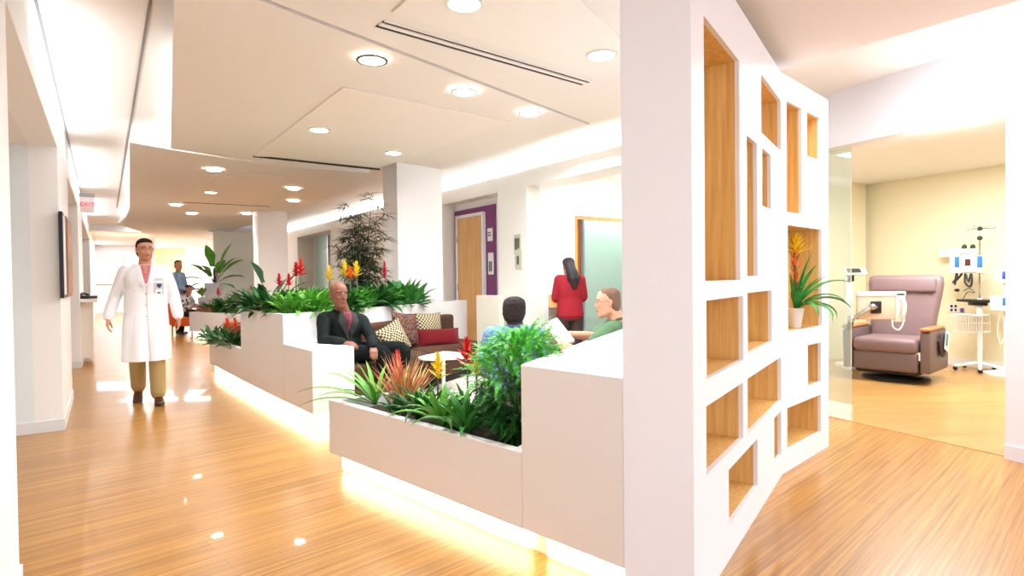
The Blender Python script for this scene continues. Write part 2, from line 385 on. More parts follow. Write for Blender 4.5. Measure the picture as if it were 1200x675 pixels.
# frosted partition with metal header far away
a = D(250, 300, 16.4); b = D(300, 300, 16.4)
bm = NB(); prism(bm, [(a.x, a.y), (b.x, b.y), (b.x, b.y+.03), (a.x, a.y+.03)], 0, D(270, 272, 16.4).z); struct('window_6', bm, mat('etched_glass', (244, 245, 240), .4, trans=.1, var=.04, vscale=3))
bm = NB(); prism(bm, [(a.x-.1, a.y-.05), (b.x, b.y-.05), (b.x, b.y+.08), (a.x-.1, a.y+.08)], D(270, 272, 16.4).z, D(270, 263.5, 16.4).z); struct('window_7', bm, STEEL)
# wooden wall far down the hall
a = D(182, 300, 22); b = D(217, 300, 22)
bm = NB(); prism(bm, [(a.x, a.y), (b.x, b.y), (b.x, b.y+.1), (a.x, a.y+.1)], 0, D(200, 291, 22).z); struct('wall_far_wood', bm, DOORW)
bm = NB(); a2 = D(217, 300, 22); b2 = D(250, 300, 22); prism(bm, [(a2.x, a2.y), (b2.x+3, b2.y), (b2.x+3, b2.y+.1), (a2.x, a2.y+.1)], 0, 2.9)
prism(bm, [(a.x, a.y-.02), (a2.x, a2.y-.02), (a2.x, a2.y+.1), (a.x, a.y+.1)], D(200, 291, 22).z, 2.9)
struct('wall_far_side', bm, WHITE)
# ---- right-hand treatment room
G1 = Vector((2.852, 5.402, 0)); G2 = Vector((3.431, 4.152, 0)); gd = (G2-G1).normalized(); gn = Vector((-gd.y, gd.x, 0))  # into the room
if gn.x < 0: gn = -gn
def gw(t, off=0): return G2 + gd*t + gn*off
bm = NB()
prism(bm, [gw(0), gw(4), gw(4, .16), gw(0, .16)], 0, 2.92)
prism(bm, [gw(0), gw(-3.9), gw(-3.9, .16), gw(0, .16)], 2.43, 2.92)
prism(bm, [gw(-2.9), gw(-3.9), gw(-3.9, .16), gw(-2.9, .16)], 0, 2.43)
struct('wall_right', bm, mat('cool_lilac_white', (234, 233, 240), .5))
bm = NB(); prism(bm, [gw(0, -.012), gw(4, -.012), gw(4, 0), gw(0, 0)], 0, .1); struct('baseboard_right', bm, mat('baseboard_lilac', (228, 228, 238), .4))
# room floor (paler wood), laid 4 mm proud
K0 = Vector((6.228, 8.58, 0)); K1 = Vector((6.514, 7.884, 0)); kd = Vector((-.40, .916, 0)).normalized(); kd = (Vector((-.45, .893, 0))).normalized(); kn = Vector((kd.y, -kd.x, 0))
def kw(t, off=0): return K1 + kd*t + kn*off    # off beyond the wall
bm = NB(); prism(bm, [gw(0.02, .05), gw(-3.85, .05), gw(-3.85, 3.3), kw(3.0, 0), kw(-4, 0), gw(4, 3)], .0005, .004); struct('floor_room', bm, ROOMF)
bm = NB(); prism(bm, [kw(-4.5), kw(9), kw(9, .15), kw(-4.5, .15)], 0, 2.92)
prism(bm, [kw(-4.5), kw(-4.5, .15), gw(4, .3), gw(4.2, .16)], 0, 2.92); prism(bm, [gw(-3.9, .16), gw(-4.0, .16), gw(-4.0, 4.2), gw(-3.9, 4.2)], 0, 2.92); struct('wall_room_back', bm, YELW)
bm = NB(); prism(bm, [kw(-4.5, -.015), kw(3.2, -.015), kw(3.2, 0), kw(-4.5, 0)], .004, .1); struct('baseboard_room', bm, WHITE)
bm = NB(); prism(bm, [gw(4.2, .16), gw(-4.0, .16), gw(-4.0, 4.2), kw(4.0, .1), kw(-4.5, .1)], 2.72, 2.75); struct('ceiling_room', bm, WHITE)
q = V(1047, 300, K0, K1); 
bm = NB(); prism(bm, [q-kd*.03, q+kd*.03, q+kd*.03-kn*.03, q-kd*.03-kn*.03], 0, 2.72); struct('trim_14', bm, mat('cream_trim', (248, 246, 232), .5))
# clear glass leaf at the left of the opening
ta = (V(975, 400, G1, G2)-G2).dot(gd); tb = (V(991, 400, G1, G2)-G2).dot(gd)
CLEAR = mat('clear_glass', (236, 246, 242), .02, trans=1, ior=1.1, spec=.2)
bm = NB(); prism(bm, [gw(-2.9, .07), gw(tb, .07), gw(tb, .08), gw(-2.9, .08)], .02, 2.42); struct('window_8', bm, mat('glass_leaf', (232, 242, 234), .05, trans=.82, ior=1.15))
bm = NB(); prism(bm, [gw(-2.9, .06), gw(tb, .06), gw(tb, .09), gw(-2.9, .09)], .0, .14); struct('window_9', bm, mat('cream_rail', (244, 242, 224), .4))
# ================================================================ DISPLAY WALL (white pillar with oak niches)
EN = Vector((2.385, 4.502, 0)); FO = Vector((1.750, 3.875, 0)); NA = Vector((.899, 2.588, 0))
KK = V(812, 400, FO, NA); KK.z = 0
PL = Vector((.437, 2.369, 0))          # pillar's left front corner, flush with the planter front
DT = 2.607
dA = (FO-KK).normalized(); dB = (EN-FO).normalized()
nA = Vector((-dA.y, dA.x, 0)); nB = Vector((-dB.y, dB.x, 0))   # away from viewer (into the wall)
TH = (PL-KK).dot(nA)
mid_n = (nA+nB).normalized()*TH/ (nA+nB).normalized().dot(nA)
niches = [('A', 824.5, 866.8, 18, 329.5), ('A', 875, 887.5, 158, 323.5), ('A', 892, 915.0, 86.5, 155), ('A', 893, 903.5, 173, 240.7),
  ('B', 921.5, 939.5, 118, 248), ('B', 945.5, 961.5, 130.5, 182.5), ('B', 923, 963, 263.5, 389), ('A', 827.7, 871, 352.5, 444.5),
  ('A', 876, 904.5, 343.5, 414.5), ('B', 946.7, 962, 404.7, 452.8), ('A', 827.6, 871, 476.5, 557), ('A', 876, 915.5, 444, 509.7),
  ('A', 907.3, 915.5, 490, 545), ('B', 922.5, 962, 478.5, 527.5), ('A', 854, 888, 551, 617)]
dw = thing('display_wall', 'tall folded white partition wall with fifteen open oak-lined niches, right of centre', 'display wall', (KK.x, KK.y, 0))
fr = NB(); PLN = {}
ND = .2
for key, O_, d_, n_, L_ in (('A', KK, dA, nA, (FO-KK).length), ('B', FO, dB, nB, (EN-FO).length)):
    PLN[key] = (O_, d_, n_)
    rect = []
    for k, x0, x1, y0, y1 in niches:
        if k != key: continue
        p = V(x0, y0, O_, O_+d_); q = V(x0, y1, O_, O_+d_); r_ = V(x1, (y0+y1)/2, O_, O_+d_)
        rect.append(((p-O_).dot(d_), (r_-O_).dot(d_), q.z, p.z))
    ss = sorted(set([0, L_]+[round(v, 5) for r_ in rect for v in r_[:2]])); zz = sorted(set([0, DT]+[round(v, 5) for r_ in rect for v in r_[2:]]))
    inn = lambda s, z: any(r_[0] < s < r_[1] and r_[2] < z < r_[3] for r_ in rect)
    P = lambda s, z, o: O_+d_*s+n_*o+Vector((0, 0, z))
    cell = {}
    for i in range(len(ss)-1):
        for j in range(len(zz)-1): cell[i, j] = not inn((ss[i]+ss[i+1])/2, (zz[j]+zz[j+1])/2)
    T = .022
    t_ = NB()
    for (i, j), on in cell.items():
        if not on: continue
        s0, s1, z0, z1 = ss[i], ss[i+1], zz[j], zz[j+1]
        quad(t_, P(s0, z0, 0), P(s1, z0, 0), P(s1, z1, 0), P(s0, z1, 0))
        for (di, dj, e) in ((-1, 0, ((s0, z0), (s0, z1))), (1, 0, ((s1, z1), (s1, z0))), (0, -1, ((s1, z0), (s0, z0))), (0, 1, ((s0, z1), (s1, z1)))):
            if not cell.get((i+di, j+dj), False):
                (sa, za), (sb, zb) = e; quad(t_, P(sa, za, 0), P(sb, zb, 0), P(sb, zb, T), P(sa, za, T))
    bmesh.ops.remove_doubles(t_, verts=t_.verts[:], dist=.0002)
    merge(fr, t_)
    for r_ in rect:
        nb = NB(); s0, s1, z0, z1 = r_; w = .006; A_ = T; Bk = T+ND
        def slab(sa, sb, za, zb, oa, ob):
            lo = [P(sa, 0, oa), P(sb, 0, oa), P(sb, 0, ob), P(sa, 0, ob)]; prism(nb, lo, za, zb)
        slab(s0, s1, z0, z1, Bk, Bk+w); slab(s0-w, s0, z0-w, z1+w, A_, Bk+w); slab(s1, s1+w, z0-w, z1+w, A_, Bk+w)
        slab(s0, s1, z0-w, z0, A_, Bk+w); slab(s0, s1, z1, z1+w, A_, Bk+w)
        loc = O_+d_*(s0+s1)/2+n_*.12+Vector((0, 0, z0))
        mo = obj('niche', nb, NICHE, dw, world=True)
        if r_[3]-r_[2] > .4 and abs(z0-V(923, 389, FO, EN).z) < .01: PLANTN = (O_+d_*(s0*.44+s1*.56)+n_*.085, z0)
# shell: near end face (the pillar), back, top, far end
t_ = NB()
bA, bF, bE = PL, FO+mid_n, EN+nB*TH
def wallseg(p, q, z0=0, z1=DT): quad(t_, (p.x, p.y, z0), (q.x, q.y, z0), (q.x, q.y, z1), (p.x, p.y, z1))
wallseg(KK, bA); wallseg(bA, bF); wallseg(bF, bE); wallseg(bE, EN)
for z in (0, DT):
    quad(t_, *[(p.x, p.y, z) for p in (KK, FO, bF, bA)]); quad(t_, *[(p.x, p.y, z) for p in (FO, EN, bE, bF)])
merge(fr, t_)
obj('wall_body', fr, mat('display_white', (241, 240, 246), .35), dw, world=True)
# ================================================================ PLANTERS
B_ = .13
fa = Vector((-1.254, 4.047, 0)); fd = (PL-fa).normalized(); HS = Vector((.033, 2.764, 0)); HS = fa+fd*((HS-fa).dot(fd))
vd = Vector((.8137, .5812, 0))
bk = fa+vd*.5
wl = isect(bk, fd, HS, W)
def rim(bm, pts, z0, z1, w=.05, soil=.06, bot=True):
    """open-topped box: outer polygon, rim width w"""
    n = len(pts); c = [Vector((p[0], p[1], 0)) for p in pts]
    inner = []
    area = sum(c[i].x*c[(i+1) % n].y-c[(i+1) % n].x*c[i].y for i in range(n)); sg = 1 if area > 0 else -1
    for i in range(n):
        e0 = (c[i]-c[i-1]).normalized(); e1 = (c[(i+1) % n]-c[i]).normalized()
        n0 = Vector((-e0.y, e0.x, 0))*sg; n1 = Vector((-e1.y, e1.x, 0))*sg
        m = (n0+n1).normalized(); inner.append(c[i]+m*w/max(.3, m.dot(n0)))
    t = NB()
    for i in range(n):
        j = (i+1) % n; a, b = c[i], c[j]; ia, ib = inner[i], inner[j]
        z = lambda p, h: (p.x, p.y, h)
        quad(t, z(a, z0), z(b, z0), z(b, z1), z(a, z1)); quad(t, z(a, z1), z(b, z1), z(ib, z1), z(ia, z1))
        quad(t, z(ia, z1), z(ib, z1), z(ib, z1-soil*2.2), z(ia, z1-soil*2.2))
    if bot: t.faces.new([t.verts.new((p.x, p.y, z0)) for p in c])
    bmesh.ops.remove_doubles(t, verts=t.verts[:], dist=.0005)
    merge(bm, t)
    return inner
def inset_poly(pts, w):
    n = len(pts); c = [Vector((p[0], p[1], 0)) for p in pts]; out = []
    area = sum(c[i].x*c[(i+1) % n].y-c[(i+1) % n].x*c[i].y for i in range(n)); sg = 1 if area > 0 else -1
    for i in range(n):
        e0 = (c[i]-c[i-1]).normalized(); e1 = (c[(i+1) % n]-c[i]).normalized()
        n0 = Vector((-e0.y, e0.x, 0))*sg; n1 = Vector((-e1.y, e1.x, 0))*sg
        m = (n0+n1).normalized(); out.append(c[i]+m*w/max(.3, m.dot(n0)))
    return out
SOIL = mat('dark_soil', (52, 36, 26), .95, bump=.8, bscale=40, var=.3, vscale=30)
def ledstrip(bm, p, q, z=.012, off=.075, nn=None, h=.105):
    p = Vector((p.x, p.y, 0)); q = Vector((q.x, q.y, 0)); d = (q-p).normalized(); n = nn or Vector((-d.y, d.x, 0))
    a, b = p+d*.06, q-d*.02; prism(bm, [a+n*(off-.015), b+n*(off-.015), b+n*off, a+n*off], z, z+h)
np_ = thing('stepped_planter', 'near low white planter stepping up to a high block beside the white pillar, underlit', 'planter', (fa.x, fa.y, 0))
bm = NB(); inner = rim(bm, [fa, HS+fd*.0, wl, bk], B_, .487, w=.055)
bkH = PL+dA*0+nA*0
hb = [HS, PL-fd*.001, PL+dA*1.55-fd*.001, Vector((1.46, 5.94, 0)), HS+W*3.45]
hb = [HS, PL-fd*.001, bF+dA*-.25-nA*-.003, FO+mid_n+nA*.003+dA*.15, HS+W*2.75]
hb = [HS, PL-fd*.002, PL+dA*1.75+nA*.003, HS+W*2.6]
prism(bm, hb, B_, .899, r=.004, seg=1)
obj('planter_body', bm, MILL, np_, world=True)
bm = NB(); prism(bm, inset_poly([fa, HS, wl, bk], .056), B_+.02, .415); obj('soil', bm, SOIL, np_, world=True)
bm = NB(); o_ = inset_poly([fa, PL, PL+dA*1.7, HS+W*2.55, wl+W*.05, bk], .09); prism(bm, o_, 0, B_); obj('plinth', bm, mat('plinth_cream', (240, 230, 205), .6), np_, world=True)
fn = Vector((-fd.y, fd.x, 0)); fn = fn if fn.y > 0 else -fn
bm = NB(); ledstrip(bm, fa, HS+fd*.0, nn=fn); ledstrip(bm, HS+fd*.04, PL+fd*.0, nn=fn); obj('light_strip', bm, LED, np_, world=True)
# ---- left planter run (tall part with step down to an arm block)
pA = Vector((-2.219, 5.776, 0)); pG = Vector((-3.216, 7.06, 0)); gB = Vector((-1.745, 5.181, 0)); pC = Vector((-1.456, 5.476, 0)); pD = Vector((-2.03, 6.19, 0))
pE = Vector((-.69, 9.1, 0)); pL0 = Vector((-4.35, 8.56, 0))
ux = (pG-gB).normalized()
lp = thing('stepped_planter', 'tall white planter behind the brown sofa with stepped arm block, underlit along the walkway', 'planter', (pA.x, pA.y, 0))
pE2 = pE - WN*.40; kx = Vector((-2.9, 8.05, 0))
tall = [pA, pE, pE2, isect(pE2, W, pG, VV), pG]
bm = NB(); rim(bm, tall, B_, .975, w=.05)
prism(bm, [gB, pC, pD, pA], B_, .69, r=.004, seg=1)
obj('planter_body', bm, MILL, lp, world=True)
bm = NB(); prism(bm, inset_poly(tall, .052), .8, .9); obj('soil', bm, SOIL, lp, world=True)
bm = NB(); prism(bm, inset_poly([gB, pC, pD, pE, pE2, tall[3], pG], .09), 0, B_); obj('plinth', bm, MATS['plinth_cream'], lp, world=True)
ln_ = Vector((.82, .57, 0))
bm = NB(); ledstrip(bm, gB, pG, nn=ln_); d_ = (pC-gB).normalized(); ledstrip(bm, gB, pC, nn=Vector((-d_.y, d_.x, 0))); obj('light_strip', bm, LED, lp, world=True)
# low end planter beyond it
lq = [pG+ux*.002, pG+ux*.002+VV*.75, pL0+VV*.75, pL0]
l2 = thing('planter_box', 'low white planter with orange flowers at the far end of the tall planter', 'planter', (pG.x, pG.y, 0))
bm = NB(); rim(bm, lq, B_, .5, w=.05); obj('planter_body', bm, MILL, l2, world=True)
bm = NB(); prism(bm, inset_poly(lq, .052), .35, .43); obj('soil', bm, SOIL, l2, world=True)
bm = NB(); prism(bm, inset_poly(lq, .09), 0, B_); obj('plinth', bm, MATS['plinth_cream'], l2, world=True)
bm = NB(); ledstrip(bm, pG, pL0, nn=ln_); d_ = VV; ledstrip(bm, pL0, pL0+VV*.75, nn=-ux); obj('light_strip', bm, LED, l2, world=True)
# far planter, tiered
qa = Vector((-7.66, 14.15, 0)); qb = Vector((-5.9, 13.0, 0)); qd = (qb-qa).normalized(); qn = Vector((-qd.y, qd.x, 0)); qn = qn if qn.y > 0 else -qn
l3 = thing('planter_box', 'farthest white planter with red flowers, in front of the far standing person', 'planter', (qa.x, qa.y, 0))
far3 = [qa, qb, qb+qn*.9, qa+qn*.9]
bm = NB(); rim(bm, far3, B_, .59, w=.05)
t0 = Vector((-8.08, 15.35, 0)); ex_, ey_ = Vector((1, 0, 0)), Vector((0, 1, 0))
obj('planter_body', bm, MILL, l3, world=True)
bm = NB(); prism(bm, [t0, t0+ex_*.58, t0+ex_*.58+ey_*.5, t0+ey_*.5], 0, .9, r=.004, seg=1); l4 = thing('plinth_block', 'white block under the banana plant pot in the far hall', 'block', t0.to_tuple()); obj('block_body', bm, MILL, l4, world=True)
bm = NB(); prism(bm, inset_poly(far3, .052), .42, .52); obj('soil', bm, SOIL, l3, world=True)
bm = NB(); prism(bm, inset_poly(far3, .09), 0, B_); obj('plinth', bm, MATS['plinth_cream'], l3, world=True)
bm = NB(); ledstrip(bm, qa, qb, nn=qn); obj('light_strip', bm, LED, l3, world=True)
pt0 = t0+ex_*.14+ey_*.06
POT = (pt0+ex_*.18+ey_*.18)
t = thing('planter_pot', 'white cube pot holding the banana plant on the farthest planter', 'pot', (POT.x, POT.y, .9))
bm = NB(); rim(bm, [pt0, pt0+ex_*.38, pt0+ex_*.38+ey_*.38, pt0+ey_*.38], .901, 1.27, w=.03); obj('pot_body', bm, MILL, t, world=True)
bm = NB(); prism(bm, inset_poly([pt0, pt0+ex_*.38, pt0+ex_*.38+ey_*.38, pt0+ey_*.38], .032), .92, 1.2); obj('soil', bm, SOIL, t, world=True)
# low cream partition wall beyond the sofa
p1 = F(558, 392, 0.0); a = D(558, 346, 8.85); b = a-U*.62
t = thing('room_divider', 'low cream partition beyond the sofa, in front of the purple door', 'partition', (a.x, a.y, 0))
bm = NB(); prism(bm, [a, b, b+Vector((.06, .18, 0)), a+Vector((.06, .18, 0))], 0, a.z, r=.004, seg=1); obj('panel', bm, mat('cream_laminate', (246, 240, 222), .45), t, world=True)
# ================================================================ SEATING AREA
BROWN = mat('brown_upholstery', (76, 48, 32), .9, sheen=.05, spec=.2, bump=.25, bscale=220, var=.12, vscale=14)
BRIGHT_FLOOR = mat('bright_floor_cream', (238, 230, 214), .9, bump=.2, bscale=120)  # pale sheet stands in for light reflected off the seating area floor
bm = NB(); prism(bm, [(-1.25, 5.55), (-.35, 4.95), (.75, 5.3), (1.1, 6.0), (.45, 7.2), (-.45, 8.6), (-.75, 8.9), (-1.6, 6.6)], .0005, .012)
tag(obj('bright_floor_patch', bm, BRIGHT_FLOOR, loc=(0, 6.5, 0)), 'cream sheet standing for light reflected off the floor under the white table in the seating area', 'floor patch')
# sofa
P0 = Vector((-1.51, 5.66, 0)); P1 = Vector((-.466, 8.1, 0)); P2 = Vector((-.95, 8.62, 0)); P3 = pD+WN*.012+W*.04
sd = (P1-P0).normalized(); sn = Vector((-sd.y, sd.x, 0))
P0 = P0+sd*.03
P2 = pD+W*((P2-pD).dot(W))+WN*.012
sofa = thing('sofa', 'long brown upholstered sofa backed against the tall white planter', 'sofa', ((P0+P1+P2+P3)/4).to_tuple())
def lerp(a, b, t): return a+(b-a)*t
bm = NB(); prism(bm, [P0+sn*.03, P1+sn*.03, P2, P3], .10, .30, r=.015); obj('sofa_base', bm, BROWN, sofa, world=True, smooth=True)
bm = NB(); prism(bm, inset_poly([P0, P1, P2, P3], .08), .012, .10); obj('sofa_plinth', bm, DARK, sofa, world=True)
for i in range(2):
    a, b = i/2, (i+1)/2; g = .004
    q = [lerp(P0, P1, a)+sd*g, lerp(P0, P1, b)-sd*g, lerp(P3, P2, b)-sd*g+WN*.02, lerp(P3, P2, a)+sd*g+WN*.02]
    bm = NB(); prism(bm, q, .30, .465, r=.035, seg=3); obj('seat_cushion', bm, BROWN, sofa, world=True, smooth=True)
    bt_ = .17; zt = .80
    qa_, qb_ = lerp(P3, P2, a), lerp(P3, P2, b-.03*(i == 1))
    q = [qa_+W*g, qb_-W*g, qb_-W*g+WN*bt_, qa_+W*g+WN*bt_]
    bm = NB(); prism(bm, q, .462, zt, r=.04, seg=3); obj('back_cushion', bm, BROWN, sofa, world=True, smooth=True)
# cushions
def check_mat(name, c1, c2, sc):
    m = bpy.data.materials.new(name); m.use_nodes = True; nt = m.node_tree; b = nt.nodes['Principled BSDF']; b.inputs['Roughness'].default_value = .9
    tc = nt.nodes.new('ShaderNodeTexCoord'); mp = nt.nodes.new('ShaderNodeMapping'); mp.inputs['Scale'].default_value = (sc, sc*.35, sc); mp.inputs['Rotation'].default_value = (0, 0, 0)
    ck = nt.nodes.new('ShaderNodeTexChecker'); ck.inputs['Scale'].default_value = 1; ck.inputs['Color1'].default_value = srgb(*c1); ck.inputs['Color2'].default_value = srgb(*c2)
    nt.links.new(tc.outputs['Object'], mp.inputs['Vector']); nt.links.new(mp.outputs['Vector'], ck.inputs['Vector']); nt.links.new(ck.outputs['Color'], b.inputs['Base Color']); return m
def leopard(name):
    m = bpy.data.materials.new(name); m.use_nodes = True; nt = m.node_tree; b = nt.nodes['Principled BSDF']; b.inputs['Roughness'].default_value = .8
    tc = nt.nodes.new('ShaderNodeTexCoord'); vo = nt.nodes.new('ShaderNodeTexVoronoi'); vo.inputs['Scale'].default_value = 32
    rp = nt.nodes.new('ShaderNodeValToRGB'); rp.color_ramp.elements[0].position = .36; rp.color_ramp.elements[1].position = .46
    rp.color_ramp.elements[0].color = srgb(34, 18, 16); rp.color_ramp.elements[1].color = srgb(104, 66, 52)
    nt.links.new(tc.outputs['Object'], vo.inputs['Vector']); nt.links.new(vo.outputs['Distance'], rp.inputs['Fac']); nt.links.new(rp.outputs['Color'], b.inputs['Base Color']); return m
HOUND = check_mat('houndstooth_cloth', (48, 36, 26), (190, 176, 140), 44)
LEO = leopard('spotted_brown_cloth'); REDC = mat('red_velvet', (98, 8, 18), .8, sheen=.1, spec=.2)
def cushion(name, label, c, w, h, t, m, face, tilt=-.25, roll=0, grp='throw cushions on the brown sofa'):
    """c centre; face = horizontal direction the cushion faces"""
    th = thing(name, label, 'cushion', c, group=grp)
    bm = NB(); n = 14
    f = Vector(face).normalized(); s = Vector((-f.y, f.x, 0))
    grid = {}
    for sd_ in (-1, 1):
        for i in range(n+1):
            for j in range(n+1):
                x = i/n*2-1; y = j/n*2-1
                if sd_ == 1 and (i in (0, n) or j in (0, n)): grid[1, i, j] = grid[-1, i, j]; continue
                pz = (max(0, 1-abs(x)**2.6)*max(0, 1-abs(y)**2.6))**.55
                pin = 1-.07*(1-abs(y)**2)*abs(x)**4; pin2 = 1-.07*(1-abs(x)**2)*abs(y)**4
                grid[sd_, i, j] = bm.verts.new((x*w/2*pin, sd_*pz*t/2, y*h/2*pin2))
    for sd_ in (-1, 1):
        for i in range(n):
            for j in range(n):
                q = [grid[sd_, i, j], grid[sd_, i+1, j], grid[sd_, i+1, j+1], grid[sd_, i, j+1]]
                bm.faces.new(q if sd_ == -1 else q[::-1])
    o = obj('cushion_cover', bm, m, th, smooth=True, angle=80)
    M = Matrix((s, -f, Vector((0, 0, 1)))).transposed()   # local x->s, y->-f(back)
    o.matrix_basis = (M @ Matrix.Rotation(tilt, 3, 'X') @ Matrix.Rotation(roll, 3, 'Y')).to_4x4()
    bm2 = NB()
    loop = []
    for k in range(40):
        a = 2*PI*k/40; co, si = math.cos(a), math.sin(a); mx = max(abs(co), abs(si)); x, y = co/mx, si/mx
        loop.append(Vector((x*w/2*(1-.07*(1-y*y)*abs(x)**4), 0, y*h/2*(1-.07*(1-x*x)*abs(y)**4))))
    tube(bm2, loop+[loop[0]], .006, 6, caps=False); pi_ = obj('piping', bm2, m, o, smooth=True)
    return th
def onsofa(px, zc, off):      # point on sofa at picture column, off metres out of the planter wall
    a = pD+WN*off; p = V(px, 380, a, a+W); p.z = zc; return p
FW = WN
cushion('throw_cushion', 'cream and brown checked throw cushion nearest the person in the suit', onsofa(461, .62, .36), .40, .36, .14, HOUND, (.80, -.6, 0), tilt=-.28, roll=-.35)
cushion('throw_cushion', 'square brown spotted throw cushion between the two checked cushions', onsofa(475, .69, .27), .44, .42, .14, LEO, (.86, -.5, 0), tilt=-.2, roll=.12)
cushion('throw_cushion', 'cream and brown checked throw cushion behind the red cushion', onsofa(503, .675, .27), .42, .38, .13, HOUND, (.75, -.66, 0), tilt=-.2, roll=.02)
cushion('throw_cushion', 'oblong red throw cushion on the right of the sofa', onsofa(514, .55, .42), .62, .24, .14, REDC, (.6, -.8, 0), tilt=-.35, roll=.03)
# low white table
tc_ = Vector((-.80, 6.85, 0))
t = thing('coffee_table', 'low white table with a rounded freeform top beside the sofa', 'table', tc_)
bm = NB(); pts = []
for k in range(36):
    a = 2*PI*k/36; r_ = .27*(1+.10*math.cos(3*a+.6)); pts.append((r_*1.05*math.cos(a), r_*1.25*math.sin(a)))
prism(bm, pts, .405, .43, r=.008); obj('tabletop', bm, mat('gloss_white', (250, 250, 250), .15), t, smooth=True)
bm = NB(); lathe(bm, [(0, .012), (.17, .012), (.17, .02), (.03, .035), (.022, .06), (.022, .38), (.06, .405), (0, .405)], 28); obj('pedestal', bm, MATS['gloss_white'], t, smooth=True)
# bench along the high block + low ottoman under the man in blue (brown)
b0 = HS+W*1.05-WN*.004; b1 = HS+W*2.55-WN*.004
t = thing('bench_seat', 'brown bench seat against the high white block where the person in green sits', 'bench', ((b0+b1)/2).to_tuple())
bm = NB(); prism(bm, [b0-WN*.62, b1-WN*.62, b1, b0], .3, .44, r=.03); obj('seat', bm, BROWN, t, world=True, smooth=True)
bm = NB(); prism(bm, [b0-WN*.58, b1-WN*.58, b1, b0], .013, .3); obj('base', bm, BROWN, t, world=True)
t = thing('ottoman', 'brown ottoman under the person in the blue shirt, behind the near planter', 'ottoman', (-.02, 4.62, 0))
bm = NB(); lathe(bm, [(0, .013), (.24, .013), (.26, .03), (.26, .38), (.24, .41), (0, .42)], 28); obj('seat', bm, BROWN, t, smooth=True)
# ================================================================ LEFT WALL ITEMS
def lpl(px, py, off=-.0): a = L0-LN*off; return V(px, py, a, a+LD)
def canvas(name, label, px0, px1, H_0, H_1, m_side, m_face, th=.05):
    a = lpl(px0, 300); b = lpl(px1, 300); c = (a+b)/2; c.z = (H_0+H_1)/2
    t = thing(name, label, 'picture', c)
    bm = NB(); prism(bm, [a, b, b+LN*th, a+LN*th], H_0, H_1, r=.003, seg=1); obj('frame', bm, m_side, t, world=True)
    d = (b-a).normalized(); bm = NB(); prism(bm, [a+d*.02+LN*th, b-d*.02+LN*th, b-d*.02+LN*(th+.006), a+d*.02+LN*(th+.006)], H_0+.03, H_1-.03); obj('artwork', bm, m_face, t, world=True)
canvas('wall_picture', 'dark-edged framed picture on the left wall, nearer of two', 69.2, 71.6, 1.17, 1.93, mat('black_frame', (30, 28, 34), .4), mat('pale_print', (224, 222, 224), .5), th=.03)
canvas('wall_picture', 'brown toned framed picture on the left wall, farther of two', 72.8, 78.5, 1.17, 1.93, mat('brown_frame', (150, 112, 88), .5), mat('brown_print', (170, 128, 100), .6, var=.3, vscale=5), th=.04)
for px, H_0, H_1, lb in ((80.2, 1.62, 1.72, 'small grey wall sign on the left wall beyond the pictures, upper'), (80.5, 1.38, 1.47, 'small grey wall sign on the left wall beyond the pictures, lower')):
    a = lpl(px, 300); t = thing('wall_sign', lb, 'sign', (a.x, a.y, (H_0+H_1)/2)); bm = NB(); prism(bm, [a, a+LD*.14, a+LD*.14+LN*.015, a+LN*.015], H_0, H_1); obj('plate', bm, mat('grey_sign', (120, 122, 130), .4), t, world=True)
# exit sign hung from the corridor ceiling
e = lpl(90, 240, -.02) + LN*.12; print('EXIT at', e)
t = thing('exit_sign', 'red lettered exit sign mounted high on the left wall', 'sign', (e.x, e.y, e.z))
d = LN; n = LD
bm = NB(); 
z0 = D(92, 249, e.y).z; z1 = D(92, 231, e.y).z
prism(bm, [e-d*.085, e+d*.085, e+d*.085+n*.05, e-d*.085+n*.05], z0, z1); obj('sign_body', bm, mat('sign_white', (238, 234, 232), .4), t, world=True)
bm = NB(); prism(bm, [e-d*.09-n*.005, e+d*.09-n*.005, e+d*.09+n*.055, e-d*.09+n*.055], z1, z1+.05); obj('sign_cap', bm, mat('sign_grey', (150, 146, 146), .4), t, world=True)
def text(body, size, m, parent, M, depth=.002, name='lettering'):
    cu = bpy.data.curves.new('txt', 'FONT'); cu.body = body; cu.size = size; cu.extrude = depth; cu.align_x = 'CENTER'; cu.align_y = 'CENTER'
    o = bpy.data.objects.new('txt', cu); COL.objects.link(o); dg = bpy.context.evaluated_depsgraph_get(); dg.update()
    me = bpy.data.meshes.new_from_object(o.evaluated_get(dg)); bpy.data.objects.remove(o)
    me.materials.clear(); me.materials.append(m); q = bpy.data.objects.new(name, me); COL.objects.link(q); q.parent = parent
    q.matrix_basis = wm(parent).inverted() @ M; return q
def basis(x, y, z, o): M = Matrix((x, y, z)).transposed().to_4x4(); M.translation = o; return M
REDL = mat('exit_red', (226, 40, 50), .4, emit=(255, 50, 60), estr=.8)
text('EXIT', .088, REDL, t, basis(LN, Vector((0, 0, 1)), -LD, e+Vector((0, 0, (z0+z1)/2-e.z))-LD*.004))
